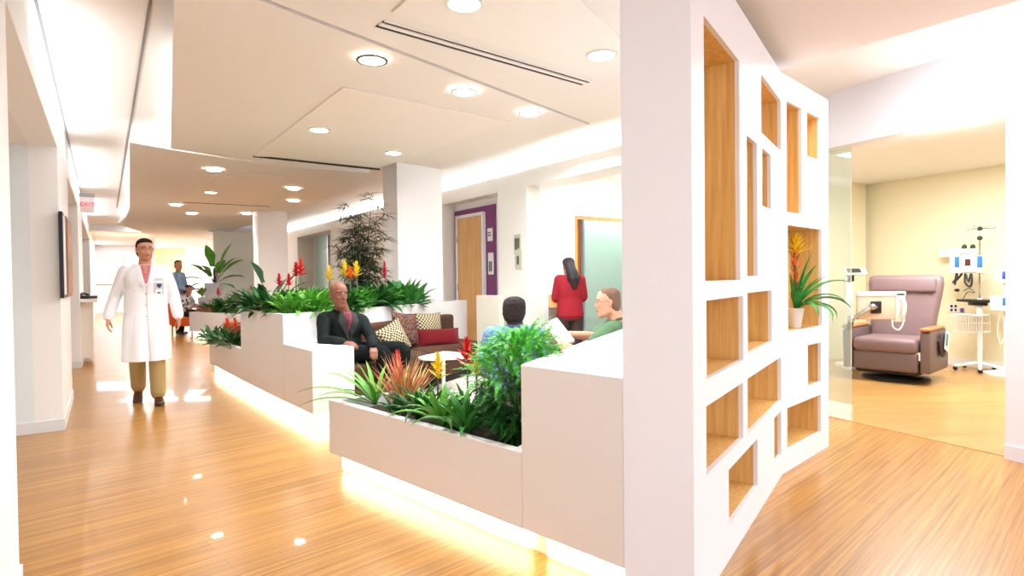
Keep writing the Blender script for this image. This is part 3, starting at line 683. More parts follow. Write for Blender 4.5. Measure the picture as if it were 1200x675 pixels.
# counter ledge with dark item at the far left
a = lw(4.85); t = thing('wall_counter', 'small white counter ledge on the left wall far down the corridor', 'counter', (a.x, a.y, 0))
bm = NB(); prism(bm, [a, a+LD*1.5, a+LD*1.5+LN*.22, a+LN*.22], 1.0, 1.05, r=.005); obj('counter_top', bm, MILL, t, world=True)
bm = NB(); prism(bm, [a+LD*.1, a+LD*1.4, a+LD*1.4+LN*.16, a+LD*.1+LN*.16], .12, 1.0); obj('counter_base', bm, mat('counter_beige', (228, 220, 208), .5), t, world=True)
c = a+LD*.25+LN*.1; bm = NB(); 
t = thing('desk_phone', 'black desk phone on the white counter ledge far down the left wall', 'phone', (c.x, c.y, 1.05))
rbox(bm, (-.09, -.1, 0), (.09, .1, .05), .015); obj('phone_base', bm, mat('phone_black', (24, 24, 26), .4), t)
bm = NB(); tube(bm, [(-.06, -.09, .06), (-.07, 0, .085), (-.06, .09, .06)], .02, 8, sub=3); obj('handset', bm, MATS['phone_black'], t, smooth=True)
# framed etched art on the far corridor wall
e0_ = lw(24.6, .2); a = V(107, 300, e0_, e0_+VV)-U*.03; b = V(146, 300, e0_, e0_+VV)-U*.03
za, zb = D(125, 333, a.y).z, D(125, 299, a.y).z
t = thing('wall_picture', 'large pale framed mural at the far end of the corridor', 'picture', ((a.x+b.x)/2, (a.y+b.y)/2, za))
bm = NB(); prism(bm, [a, b, b-U*.06, a-U*.06], za, zb); obj('frame', bm, mat('pale_frame', (214, 206, 198), .5), t, world=True)
bm = NB(); d = (b-a).normalized(); prism(bm, [a+d*.1-U*.06, b-d*.1-U*.06, b-d*.1-U*.07, a+d*.1-U*.07], za+.12, zb-.12); obj('artwork', bm, mat('pale_artwork', (226, 216, 206), .5, var=.22, vscale=2.5), t, world=True)
# cabinet near the woman
c = D(655, 395, 8.0); x_ = Vector((1, 0, 0))
cz = lambda py: D(655, py, 7.9).z
t = thing('waste_cabinet', 'wooden-topped cabinet with a grey front and dark round opening beside the person in red', 'cabinet', (c.x, 8.0, 0))
x0, x1 = D(644.5, 350, 7.8).x, D(664, 350, 7.8).x
bm = NB(); box(bm, (x0, 7.8, cz(360)), (x1, 8.15, cz(345.5))); obj('drawer_front', bm, DOORW, t, world=True)
bm = NB(); box(bm, (x0, 7.81, .02), (x1, 8.15, cz(360.2))); obj('cabinet_body', bm, mat('cabinet_grey', (112, 98, 84), .5), t, world=True)
bm = NB(); ell(bm, ((x0+x1)/2+.03, 7.81, cz(376)), (.085, .012, .09)); obj('round_opening', bm, DARK, t, world=True, smooth=True)
bm = NB()
xm = (x0+x1)/2
for k, (w_, h_) in enumerate(((.02, .02), (.012, .024), (.026, .024), (.02, .03))): box(bm, (xm-.06+.035*k, 7.796, cz(353)-h_/2), (xm-.06+.035*k+w_, 7.80, cz(353)+h_/2))
obj('printed_marks', bm, mat('dark_letters', (96, 66, 30), .5), t, world=True)
# ================================================================ TREATMENT ROOM
VINYL = mat('mauve_vinyl', (132, 108, 108), .42, var=.06, vscale=3)
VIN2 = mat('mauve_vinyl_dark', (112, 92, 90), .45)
ARMW = mat('arm_wood', (190, 118, 66), .35)
rc = thing('recliner', 'mauve vinyl recliner with wooden arm caps on a round base in the treatment room', 'armchair', (4.75, 7.4, .004), R(-48))
# local: faces -Y, x right
bm = NB(); lathe(bm, [(0, 0), (.36, 0), (.37, .015), (.35, .035), (.12, .06), (.1, .12), (0, .12)], 36); obj('swivel_base', bm, mat('base_black', (52, 48, 50), .4), rc, smooth=True)
bm = NB(); rbox(bm, (-.34, -.38, .1), (.34, .34, .20), .03); obj('chair_frame', bm, DARK, rc, smooth=True)
bm = NB(); rbox(bm, (-.345, -.46, .36), (.345, .30, .53), .06, 4); obj('seat', bm, VINYL, rc, smooth=True)
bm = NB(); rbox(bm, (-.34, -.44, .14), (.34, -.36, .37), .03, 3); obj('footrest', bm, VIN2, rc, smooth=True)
M = Matrix.Translation((0, .25, .46)) @ Matrix.Rotation(R(-12), 4, 'X')
bm = NB()
rs = []
for z, w, t_ in ((0, .34, .09), (.1, .345, .10), (.3, .36, .10), (.5, .385, .095), (.62, .40, .09), (.72, .41, .09), (.80, .405, .08), (.825, .38, .055)): rs.append((M @ Vector((0, 0, z)), Vector((w, 0, 0)), (M.to_3x3() @ Vector((0, t_, 0)))))
rings(bm, rs, 32, ex=5); obj('backrest', bm, VINYL, rc, smooth=True, angle=50)
bm = NB(); rbox(bm, (-.36, -.06, .0), (.36, .0, .19), .03, 3, M=M @ Matrix.Translation((0, -.075, .59))); obj('head_cushion', bm, VINYL, rc, smooth=True)
for s in (-1, 1):
    bm = NB(); q = [(-.42, .14), (-.43, .60), (-.36, .635), (.28, .635), (.42, .5), (.38, .14)]
    t_ = NB(); lo = [t_.verts.new((s*.36, y, z)) for y, z in q]; hi = [t_.verts.new((s*.46, y, z)) for y, z in q]
    t_.faces.new(lo); t_.faces.new(hi)
    for i in range(6): t_.faces.new((lo[i], lo[(i+1) % 6], hi[(i+1) % 6], hi[i]))
    bmesh.ops.recalc_face_normals(t_, faces=t_.faces[:]); bmesh.ops.bevel(t_, geom=t_.edges[:], offset=.02, segments=3, affect='EDGES', profile=.5); merge(bm, t_)
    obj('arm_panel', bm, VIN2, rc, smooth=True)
    bm = NB(); rbox(bm, (s*.41-.055, -.44, .63), (s*.41+.055, .22, .665), .015, 3); obj('arm_cap', bm, ARMW, rc, smooth=True)
bm = NB(); tube(bm, [(.475, -.1, .5), (.50, -.02, .42), (.49, .1, .5)], .03, 8, sub=3); ell(bm, (.49, 0, .45), (.025, .14, .15)); sp = obj('side_pocket', bm, mat('pocket_dark', (70, 62, 60), .7), rc, smooth=True)
# papers tucked in the pocket
pm = rc.matrix_basis @ Vector((.525, -.02, .49))
t = thing('paper_bundle', 'white and teal papers tucked in the side pocket of the recliner', 'papers', pm, R(-48))
bm = NB(); rbox(bm, (0, -.06, -.1), (.006, .05, .12), .001, 1, M=Matrix.Rotation(R(-20), 4, 'X')); rbox(bm, (.008, -.02, -.1), (.013, .1, .14), .001, 1, M=Matrix.Rotation(R(-28), 4, 'X')); obj('paper', bm, WHITE, t)
bm = NB(); rbox(bm, (.014, -.07, -.05), (.018, .0, .09), .001, 1, M=Matrix.Rotation(R(-15), 4, 'X')); obj('leaflet', bm, mat('teal_card', (70, 150, 140), .5), t)
# monitor on articulated arm
MY = 6.75
def at(px, py, Y=MY): return D(px, py, Y)
OFFW = mat('medical_white', (238, 236, 230), .35); BLK = mat('plastic_black', (34, 34, 36), .4); CHR = mat('chrome', (200, 200, 204), .15, metal=1)
t = thing('patient_monitor', 'back of a cream bedside screen on an articulated arm in front of the recliner', 'monitor', at(1037, 360))
bm = NB(); a = at(1004, 343); b = at(1052, 374); rbox(bm, (a.x, MY-.02, b.z), (b.x+.06, MY+.03, a.z), .012, 3); obj('screen_housing', bm, mat('monitor_cream', (226, 200, 178), .45), t, world=True, smooth=True)
bm = NB(); a = at(1004, 342); b = at(1056, 347); rbox(bm, (a.x-.01, MY-.03, b.z), (b.x+.04, MY+.04, a.z), .01, 2); a = at(1047, 343); b = at(1053, 377); rbox(bm, (a.x+.01, MY-.03, b.z), (b.x+.06, MY+.05, a.z), .01, 2); obj('screen_bezel', bm, OFFW, t, world=True, smooth=True)
bm = NB(); a = at(1018.5, 353); b = at(1030.5, 367); rbox(bm, (a.x, MY-.045, b.z), (b.x, MY-.02, a.z), .006, 2); obj('mount_plate', bm, BLK, t, world=True, smooth=True)
bm = NB(); J0, J1, J2, J3 = at(1023, 360), at(1015, 359), at(996, 374), at(991, 376)
J0.y = MY-.05; J1.y = MY-.12; J2.y = MY-.02; tube(bm, [J0, J1], .025, 10); tube(bm, [J1, J2], .022, 10); ell(bm, J1, (.035, .035, .035)); ell(bm, J2, (.04, .04, .045)); obj('support_arm', bm, STEEL, t, world=True, smooth=True)
bm = NB(); J4 = at(1000, 378, 7.0); tube(bm, [J2+Vector((0, 0, -.02)), J2+Vector((0, .03, -.1)), J4+Vector((-.02, .1, -.05))], .03, 10); obj('arm_joint', bm, BLK, t, world=True, smooth=True)
t2 = thing('handset', 'white telephone handset with coiled cord hanging on the side of the cream screen', 'handset', at(1056, 360))
bm = NB(); tube(bm, [at(1055, 351, MY-.02), at(1058.5, 353, MY-.04), at(1059.5, 362, MY-.05), at(1057.5, 371, MY-.04)], .026, 10, sub=3); a = at(1053, 350); b = at(1057, 373); rbox(bm, (a.x, MY-.02, b.z), (b.x, MY+.03, a.z), .01); obj('handset_body', bm, OFFW, t2, world=True, smooth=True)
bm = NB(); tube(bm, [at(1058, 372, MY-.03), at(1058, 380, MY-.04), at(1053, 386.5, MY-.05), at(1046.5, 383, MY-.04), at(1045.5, 375, MY-.03)], .008, 8, sub=6); obj('cord', bm, OFFW, t2, world=True, smooth=True)
# scale with display post left of the chair
SY = 8.3
t = thing('standing_scale', 'white column scale with a tilted dark display left of the recliner', 'scale', D(994, 424, SY)*Vector((1, 1, 0)) if False else Vector((D(994, 424, SY).x, SY, .004)))
bm = NB(); x = D(996, 424, SY).x; rbox(bm, (x-.16, SY-.3, .004), (x+.12, SY+.1, .07), .02); obj('platform', bm, OFFW, t, world=True, smooth=True)
bm = NB(); rbox(bm, (x-.05, SY, .07), (x+.05, SY+.07, 1.28), .02); obj('column', bm, OFFW, t, world=True, smooth=True)
bm = NB(); rbox(bm, (x-.09, SY-.14, .1), (x+.07, SY-.02, .22), .01); obj('battery_box', bm, BLK, t, world=True, smooth=True); bm = NB(); rbox(bm, (x-.03, SY-.03, 1.2), (x+.05, SY+.05, 1.32), .01); obj('display_bracket', bm, BLK, t, world=True, smooth=True)
Md = Matrix.Translation(D(1002, 318, SY)) @ Matrix.Rotation(R(-12), 4, 'Z') @ Matrix.Rotation(R(38), 4, 'X')
bm = NB(); rbox(bm, (-.14, -.075, -.015), (.14, .075, .015), .01, 2, M=Md); dh = obj('display_head', bm, OFFW, t, world=True, smooth=True)
bm = NB(); rbox(bm, (-.11, -.055, .0155), (.07, .05, .019), .002, 1, M=Md); obj('display_screen', bm, mat('lcd_dark', (60, 66, 56), .3), t, world=True)
# ---- wall behind: shelf, outlet, cable bundles
def kp(px, py, off=0): a = K1-kn*off; return V(px, py, a, a+kd)
KX = -kd  # image right
def kbox(bm, px0, px1, py0, py1, o0, o1, r=.006):
    a = kp(px0, (py0+py1)/2, o0); b = kp(px1, (py0+py1)/2, o0); zt_, zb_ = kp((px0+px1)/2, py0, o0).z, kp((px0+px1)/2, py1, o0).z
    prism(bm, [a, b, b-kn*(o1-o0), a-kn*(o1-o0)], zb_, zt_, r=r, seg=2)
t = thing('wall_shelf', 'shallow white shelf on the yellow wall behind the infusion pump', 'shelf', kp(1120, 298))
bm = NB(); kbox(bm, 1108, 1150, 292, 301, 0, .16); obj('shelf_body', bm, OFFW, t, world=True, smooth=True)
for i, px in enumerate((1130, 1140)):
    t = thing('flow_regulator', 'dark green-capped regulator knob on the wall shelf, %s of two' % ('left' if i == 0 else 'right'), 'regulator', kp(px, 292, .08))
    bm = NB(); c = kp(px, 290, .08); ell(bm, c, (.032, .03, .045)); obj('knob', bm, mat('dark_green', (40, 66, 54), .4), t, world=True, smooth=True)
    bm = NB(); tube(bm, [kp(px, 290, .08), kp(px, 296, .08)], .014, 8); obj('stem', bm, CHR, t, world=True, smooth=True)
t = thing('power_outlet', 'white wall outlet plate with four dark sockets under the cables', 'outlet', kp(1117.5, 361))
bm = NB(); kbox(bm, 1112, 1124, 356, 366, 0, .012, .002); obj('plate', bm, OFFW, t, world=True)
for px in (1115.2, 1120):
    for py in (358.8, 363.2):
        bm = NB(); kbox(bm, px-1.3, px+1.3, py-1.4, py+1.4, .0115, .016, 0); obj('socket', bm, DARK, t, world=True)
t = thing('hand_plug', 'small purple plug beside the outlet plate', 'plug', kp(1128, 363)); bm = NB(); kbox(bm, 1126.3, 1130, 361, 366, 0, .03); obj('plug_body', bm, mat('purple_plastic', (100, 70, 150), .4), t, world=True)
# IV pole
IVo = .33
ip = kp(1148, 400, IVo); ipx = Vector((ip.x, ip.y, .004))
def ivp(px, py, o=0): a = K1-kn*(IVo+o); return V(px, py, a, a+kd)
t = thing('iv_stand', 'white wheeled pole stand with steel upper pole, dark tray and wire basket', 'pole stand', ipx)
bm = NB(); tube(bm, [ipx+Vector((0, 0, .1)), Vector((ip.x, ip.y, ivp(1148, 352).z))], .034, 14); obj('lower_column', bm, OFFW, t, world=True, smooth=True)
bm = NB(); tube(bm, [Vector((ip.x, ip.y, ivp(1148, 352).z)), Vector((ip.x, ip.y, ivp(1148, 266).z))], .010, 8); obj('upper_pole', bm, CHR, t, world=True, smooth=True)
for k in range(5):
    a = 2*PI*k/5+.3; d = Vector((math.cos(a), math.sin(a), 0)); bm = NB(); tube(bm, [ipx+Vector((0, 0, .11)), ipx+d*.27+Vector((0, 0, .06))], .02, 8); lg = obj('leg', bm, OFFW, t, world=True, smooth=True)
    bm = NB(); ell(bm, ipx+d*.27+Vector((0, 0, .03)), (.028, .028, .028)); cw = obj('caster', bm, BLK, lg, smooth=True, world=True)
bm = NB(); top = Vector((ip.x, ip.y, ivp(1148, 268).z))
for s in (-1, 1):
    tube(bm, [top, top+KX*s*.1, top+KX*s*.17+Vector((0, 0, -.01)), top+KX*s*.18+Vector((0, 0, .04))], .005, 6, sub=3); tube(bm, [top, top+kn*s*.1, top+kn*s*.14+Vector((0, 0, .04))], .005, 6, sub=3)
obj('hook_bar', bm, CHR, t, world=True, smooth=True)
bm = NB(); ell(bm, top, (.03, .03, .03)); obj('clamp_knob', bm, mat('dark_green', (40, 66, 54), .4), t, world=True, smooth=True); bm = NB(); ell(bm, Vector((ip.x, ip.y, ivp(1148, 279).z)), (.032, .032, .03)); obj('clamp_knob', bm, mat('dark_green', (40, 66, 54), .4), t, world=True, smooth=True)
bm = NB(); zt_ = ivp(1148, 351).z; tp_ = [ivp(px, 352, o) for px, o in ((1120, 0), (1135, .12), (1166, .14), (1168, 0), (1166, -.14), (1135, -.12))]
prism(bm, [(p.x, p.y) for p in tp_], zt_-.035, zt_, r=.012); prism(bm, [((p.x+ip.x)/2, (p.y+ip.y)/2) for p in tp_], zt_-.08, zt_-.03, r=.01); obj('tray', bm, BLK, t, world=True, smooth=True)
# wire basket
bm = NB(); zb0, zb1 = ivp(1143, 389).z, ivp(1143, 369).z
ba, bb = ivp(1125, 378, .05), ivp(1160, 378, .05); dr = (bb-ba).normalized(); L_ = (bb-ba).length
def wl_(p, q): tube(bm, [p, q], .0035, 5, caps=False)
for zz in (zb0, (zb0+zb1)/2, zb1):
    for q in ((0, L_, 0, 0), (0, L_, .2, .2)): wl_(ba+dr*q[0]-kn*(q[2])+Vector((0, 0, zz-ba.z)), ba+dr*q[1]-kn*q[3]+Vector((0, 0, zz-ba.z)))
    for s_ in (0, L_): wl_(ba+dr*s_+Vector((0, 0, zz-ba.z)), ba+dr*s_-kn*.2+Vector((0, 0, zz-ba.z)))
for k in range(13):
    for o in (0, .2): p = ba+dr*L_*k/12-kn*o; wl_(Vector((p.x, p.y, zb0)), Vector((p.x, p.y, zb1)))
obj('wire_basket', bm, mat('wire_white', (226, 224, 214), .4), t, world=True)
bm = NB(); prism(bm, [ba, bb, bb-kn*.2, ba-kn*.2], zb1, zb1+.015, r=.003); obj('basket_shelf', bm, OFFW, t, world=True)
# pump
t = thing('infusion_pump', 'white infusion pump with blue side modules and dark screen clamped on the pole', 'pump', ivp(1137, 310, .1))
def pb(name, px0, px1, py0, py1, o0, o1, m, r=.008):
    a, b = ivp(px0, (py0+py1)/2, o0), ivp(px1, (py0+py1)/2, o0); zt, zb = ivp((px0+px1)/2, py0, o0).z, ivp((px0+px1)/2, py1, o0).z
    bm = NB(); prism(bm, [a, b, b-kn*(o1-o0), a-kn*(o1-o0)], zb, zt, r=r); return obj(name, bm, m, t, world=True, smooth=True)
pb('pump_body', 1118, 1155, 300, 320, .04, .16, OFFW, .015); pb('pump_module', 1129, 1145, 298, 319, .15, .19, OFFW)
BLU = mat('medical_blue', (50, 126, 190), .4)
m1 = pb('blue_module', 1119.5, 1124.5, 301, 313, .155, .175, BLU, .003); m1['label'] = 'blue module on the left side of the pump'
m1 = pb('blue_module', 1146, 1151.5, 300, 313, .155, .175, BLU, .003); m1['label'] = 'blue module on the right side of the pump'
pb('pump_screen', 1131, 1137.5, 303.5, 311.5, .188, .194, mat('screen_maroon', (92, 44, 40), .3), .001); pb('handle', 1126, 1143, 296.5, 298.5, .06, .09, STEEL, .003)
CAB = mat('cable_black', (46, 42, 44), .5)
def cable(label, pts, r=.008, m=CAB, name='cable', off=.1):
    P_ = [ivp(x, y, off+.02*(i % 2)) for i, (x, y) in enumerate(pts)]
    t = thing(name, label, 'cable', P_[0]); bm = NB(); tube(bm, P_, r, 8, sub=6); obj('cable_run', bm, m, t, world=True, smooth=True); return t
cable('thick black cable folded below the left side of the pump', [(1127, 321), (1122, 327), (1117, 331), (1121, 326), (1121, 321), (1119, 333)], .014)
cable('looped black cable hanging under the middle of the pump', [(1131, 321), (1131, 331), (1137, 336), (1139, 328), (1138, 321), (1135, 330), (1132, 322)], .012, off=.13)
cable('thin grey cable looped between pump and tray', [(1129, 341), (1136, 338), (1142, 343), (1134, 342), (1129, 350)], .006, mat('cable_grey', (110, 104, 100), .5), off=.05)
cable('pale tubing loop hanging right of the pole under the pump', [(1147, 321), (1154, 330), (1159, 323), (1150, 321)], .006, mat('tube_clear', (206, 200, 180), .3), off=.05)
cable('pale cable hanging down beside the frame of the glass opening', [(1166, 350), (1171, 365), (1169, 385), (1172, 403), (1176, 398)], .007, mat('cable_white', (230, 226, 210), .4), off=.12)
t = thing('blood_pressure_cuff', 'dark cuff bulb hanging on the wall above the outlet', 'cuff', ivp(1121, 339)); bm = NB(); ell(bm, ivp(1121.5, 340, -.2), (.03, .03, .022)); obj('bulb', bm, CAB, t, world=True, smooth=True); bm = NB(); tube(bm, [ivp(1121.5, 340, -.2), ivp(1116, 341, -.2), ivp(1121, 336, -.25)], .008, 6, sub=3); obj('tube', bm, OFFW, t, world=True, smooth=True)
# second monitor at the edge of the opening
t = thing('vital_signs_monitor', 'white vital signs monitor with a blue screen half hidden by the edge of the opening', 'monitor', ivp(1176, 330, .1))
pb('monitor_body', 1171, 1188, 316, 331, .05, .15, OFFW, .012); pb('monitor_screen', 1174.5, 1186, 318, 327, .148, .154, mat('screen_blue', (60, 90, 180), .3), .002)
pb('module_box', 1166, 1190, 346, 364, .05, .18, OFFW, .012); pb('module_panel', 1175, 1182, 349, 358, .178, .184, BLU, .002)
x = ivp(1178, 400, .08); bm = NB(); tube(bm, [(x.x, x.y, .06), (x.x, x.y, ivp(1178, 331, .08).z)], .02, 8); ob = obj('stand_pole', bm, OFFW, t, world=True, smooth=True)
bm = NB(); lathe(bm, [(0, .004), (.22, .004), (.22, .03), (.04, .07), (0, .07)], 20, M=Matrix.Translation((x.x, x.y, 0))); obj('stand_base', bm, OFFW, t, world=True, smooth=True)
# ================================================================ PEOPLE
def skinmat(name, col): 
    return mat(name, col, .48, var=.05, vscale=20)
def add_head(bm, c, Rm, s=1.0, beard=0):
    """head centred at c; Rm 3x3 with -Y = face direction; s=1 -> 0.235 m high"""
    T = lambda p: Vector(c)+Rm @ (Vector(p)*s)
    X = Rm @ Vector((1, 0, 0)); Y = Rm @ Vector((0, 1, 0))
    prof = [(-.117, .016, .016, -.066), (-.108, .038, .034, -.056), (-.092, .052, .052, -.038), (-.07, .0605, .070, -.022), (-.04, .0635, .082, -.013), (-.01, .069, .09, -.006), (.02, .073, .0945, -.001), (.05, .0745, .096, .003), (.075, .071, .092, .006), (.098, .060, .079, .008), (.113, .042, .056, .009), (.121, .02, .027, .009)]
    rings(bm, [(T((0, y, z)), X*w*s, Y*d*s) for z, w, d, y in prof], 20)
    # nose, brow, cheeks, lips, chin, ears
    tube(bm, [T((0, -.090, .028)), T((0, -.101, .006)), T((0, -.107, -.018)), T((0, -.100, -.026))], [.007*s, .008*s, .011*s, .010*s], 8)
    for e in (-1, 1):
        ell(bm, T((e*.010, -.100, -.024)), (.0075*s,)*3, seg=8)
        ell(bm, T((e*.033, -.076, -.018)), (.020*s, .014*s, .018*s), Rm, seg=10)
        ell(bm, T((e*.030, -.083, .036)), (.020*s, .010*s, .008*s), Rm, seg=10)
        tube(bm, [T((e*.072, .012, .022)), T((e*.080, .020, .012)), T((e*.079, .018, -.006)), T((e*.071, .006, -.022))], [.009*s, .011*s, .009*s, .006*s], 6)
    tube(bm, [T((-.022, -.088, -.052)), T((0, -.096, -.050)), T((.022, -.088, -.052))], [.004*s, .0065*s, .004*s], 6, sub=2)
    tube(bm, [T((-.017, -.087, -.062)), T((0, -.093, -.063)), T((.017, -.087, -.062))], [.004*s, .007*s, .004*s], 6, sub=2)
    ell(bm, T((0, -.082, -.095)), (.019*s, .014*s, .014*s), Rm, seg=10)
    return T
def add_hand(bm, w, d, up, side, s=1.0, curl=.5, spread=.05):
    """w wrist, d direction of hand, up = back-of-hand normal, side=+1 thumb on the cross(d,up) side"""
    d = Vector(d).normalized(); up = Vector(up); up = (up-d*up.dot(d)).normalized(); x = d.cross(up)*side
    w = Vector(w)
    rings(bm, [(w-d*.01*s, x*.026*s, up*.019*s), (w+d*.02*s, x*.03*s, up*.017*s), (w+d*.055*s+x*.002*s, x*.040*s, up*.0155*s), (w+d*.088*s, x*.041*s, up*.013*s), (w+d*.097*s, x*.036*s, up*.009*s)], 14, ex=2.6)
    for k, (o, L, r) in enumerate(((.030, .070, .0088), (.010, .079, .0092), (-.011, .073, .0088), (-.030, .058, .0078))):
        p = w+d*(.088 if k not in (0, 3) else .084)*s+x*o*s; dd = (d+x*(o*spread*10)).normalized(); pts = [p]
        for j, fr in enumerate((.45, .32, .23)):
            a = curl*(.55+.5*j); dd2 = (dd*math.cos(a)-up*math.sin(a)).normalized(); p = p+dd2*L*fr*s; pts.append(p)
            if j == 0: pass
        tube(bm, pts, [r*s, r*.97*s, r*.9*s, r*.75*s], 8)
    p = w+d*.02*s+x*.026*s-up*.002*s
    t1 = p+(d*.7+x*.62-up*.25).normalized()*.042*s; t2 = t1+(d*.92+x*.2-up*.35).normalized()*.032*s; t3 = t2+(d*.95-up*.45-x*.05).normalized()*.024*s
    tube(bm, [p, t1, t2, t3], [.0135*s, .0115*s, .0098*s, .008*s], 8)
def spline_rings(rs, sub=3):
    """interpolate control rings (c, a, b) smoothly"""
    C = catmull([r[0] for r in rs], sub); A = catmull([r[1] for r in rs], sub); B = catmull([r[2] for r in rs], sub)
    return list(zip(C, A, B))
def limb(bm, pts, rads, n=12): tube(bm, pts, rads, n, sub=3)
class Figure:
    def __init__(s, name, label, loc, rz, skin, cat='person', group=None):
        s.t = thing(name, label, cat, loc, rz, group); s.skin = skin; s.parts = {}
    def torso(s, bm, J, g=0.0, top=True, lo=None, belly=1.0, gsh=None):
        """g = clothing offset"""
        rs = []
        pel, ch, nk = Vector(J['pel']), Vector(J['ch']), Vector(J['nk'])
        shx = (Vector(J['shL'])-Vector(J['shR'])); shx.normalize(); hpx = (Vector(J['hpL'])-Vector(J['hpR'])).normalized()
        up0 = (ch-pel).normalized(); up1 = (nk-ch).normalized()
        f0 = hpx.cross(up0).normalized(); f1 = shx.cross(up1).normalized()
        k = J.get('bk', 1.0)
        seq = [(pel-up0*.10, .14, .10, 0), (pel-up0*.03, .168, .118, 0), (pel+up0*.05, .163, .115, 0), (pel.lerp(ch, .45), .146*belly, .107*belly, .3), (pel.lerp(ch, .8), .158, .115, .8), (ch+up1*.02, .172, .122, 1), (ch.lerp(nk, .5), .168, .108, 1), (ch.lerp(nk, .82), .135, .082, 1), (nk, .075, .062, 1)]
        for c, w, d, m in seq:
            x = hpx.lerp(shx, m).normalized(); f = f0.lerp(f1, m).normalized()
            rs.append((c, x*(w*k+g), f*(d*k+g)))
        rings(bm, spline_rings(rs, 3), 24, ex=2.4)
    def arms(s, bm, J, g=0, end=1.0, n=12):
        for q in 'LR':
            if 'sh'+q not in J: continue
            sh, el, wr = Vector(J['sh'+q]), Vector(J['el'+q]), Vector(J['wr'+q]); e = el.lerp(wr, end)
            nkp = Vector(J['nk'])
            tube(bm, [nkp.lerp(sh, .35)-Vector((0, 0, .035)), sh], [.045+g, .050+g*.8], n)
            limb(bm, [sh, sh.lerp(el, .4), el, el.lerp(e, .35), e], [.050+g*.8, .046+g*.9, .038+g, .037+g, (.026 if end == 1 else .030)+g*1.15], n)
    def legs(s, bm, J, g=0, end=1.0, n=14):
        for q in 'LR':
            hp, kn, an = Vector(J['hp'+q]), Vector(J['kn'+q]), Vector(J['an'+q]); e = kn.lerp(an, end)
            limb(bm, [hp, hp.lerp(kn, .45), kn, kn.lerp(e, .35), e], [.086+g*.7, .073+g*.9, .054+g*1.2, .050+g*1.4, (.038 if g == 0 else .042)+g*1.5], n)
    def add(s, name, bm, m, vox=.008, smooth=4, label=None):
        bm = remesh(bm, vox, smooth) if vox else bm
        o = obj(name, bm, m, s.t, smooth=True, angle=75)
        if label: o['label'] = label
        s.parts[name] = o; return o
def facing(yaw, pitch=0, roll=0):
    return Matrix.Rotation(yaw, 3, 'Z') @ Matrix.Rotation(pitch, 3, 'X') @ Matrix.Rotation(roll, 3, 'Y')
def bvh_of(o):
    me = o.data; return BVHTree.FromPolygons([v.co.copy() for v in me.vertices], [tuple(p.vertices) for p in me.polygons])
def decal(fig, name, poly, origin, X, Z, target, m, off=.003, step=.012, th=.003, label=None, parent=None):
    """cloth or mark following the surface of target: polygon (x,z) on the plane origin,X,Z is projected along -normal onto it"""
    X = Vector(X).normalized(); Z = Vector(Z).normalized(); Nn = Z.cross(X).normalized()   # towards the surface from outside = Nn
    bm = NB(); vs = [bm.verts.new((x, 0, z)) for x, z in poly]; bm.faces.new(vs)
    bmesh.ops.triangulate(bm, faces=bm.faces[:])
    for _ in range(6):
        es = [e for e in bm.edges if e.calc_length() > step]
        if not es: break
        bmesh.ops.subdivide_edges(bm, edges=es, cuts=1); bmesh.ops.triangulate(bm, faces=bm.faces[:])
    trees = target if isinstance(target, list) else [target]
    dead = []
    for v in bm.verts:
        o = Vector(origin)+X*v.co.x+Z*v.co.z; best = None
        for tr in trees:
            h = tr.ray_cast(o-Nn*.5, Nn)
            if h[0] is not None and (best is None or h[3] < best[1]): best = (h[0], h[3])
        if best is None: v.co = o; dead.append(v)
        else: v.co = best[0]-Nn*off
    if dead: bmesh.ops.delete(bm, geom=dead, context='VERTS')
    r = bmesh.ops.extrude_face_region(bm, geom=bm.faces[:]); 
    bmesh.ops.translate(bm, verts=[e for e in r['geom'] if isinstance(e, bmesh.types.BMVert)], vec=-Nn*th)
    o = obj(name, bm, m, parent or fig.t, smooth=True, angle=60)
    if label: o['label'] = label
    return o
EYEW = mat('eye_white', (176, 166, 158), .5); IRIS = mat('eye_iris', (46, 32, 24), .2)
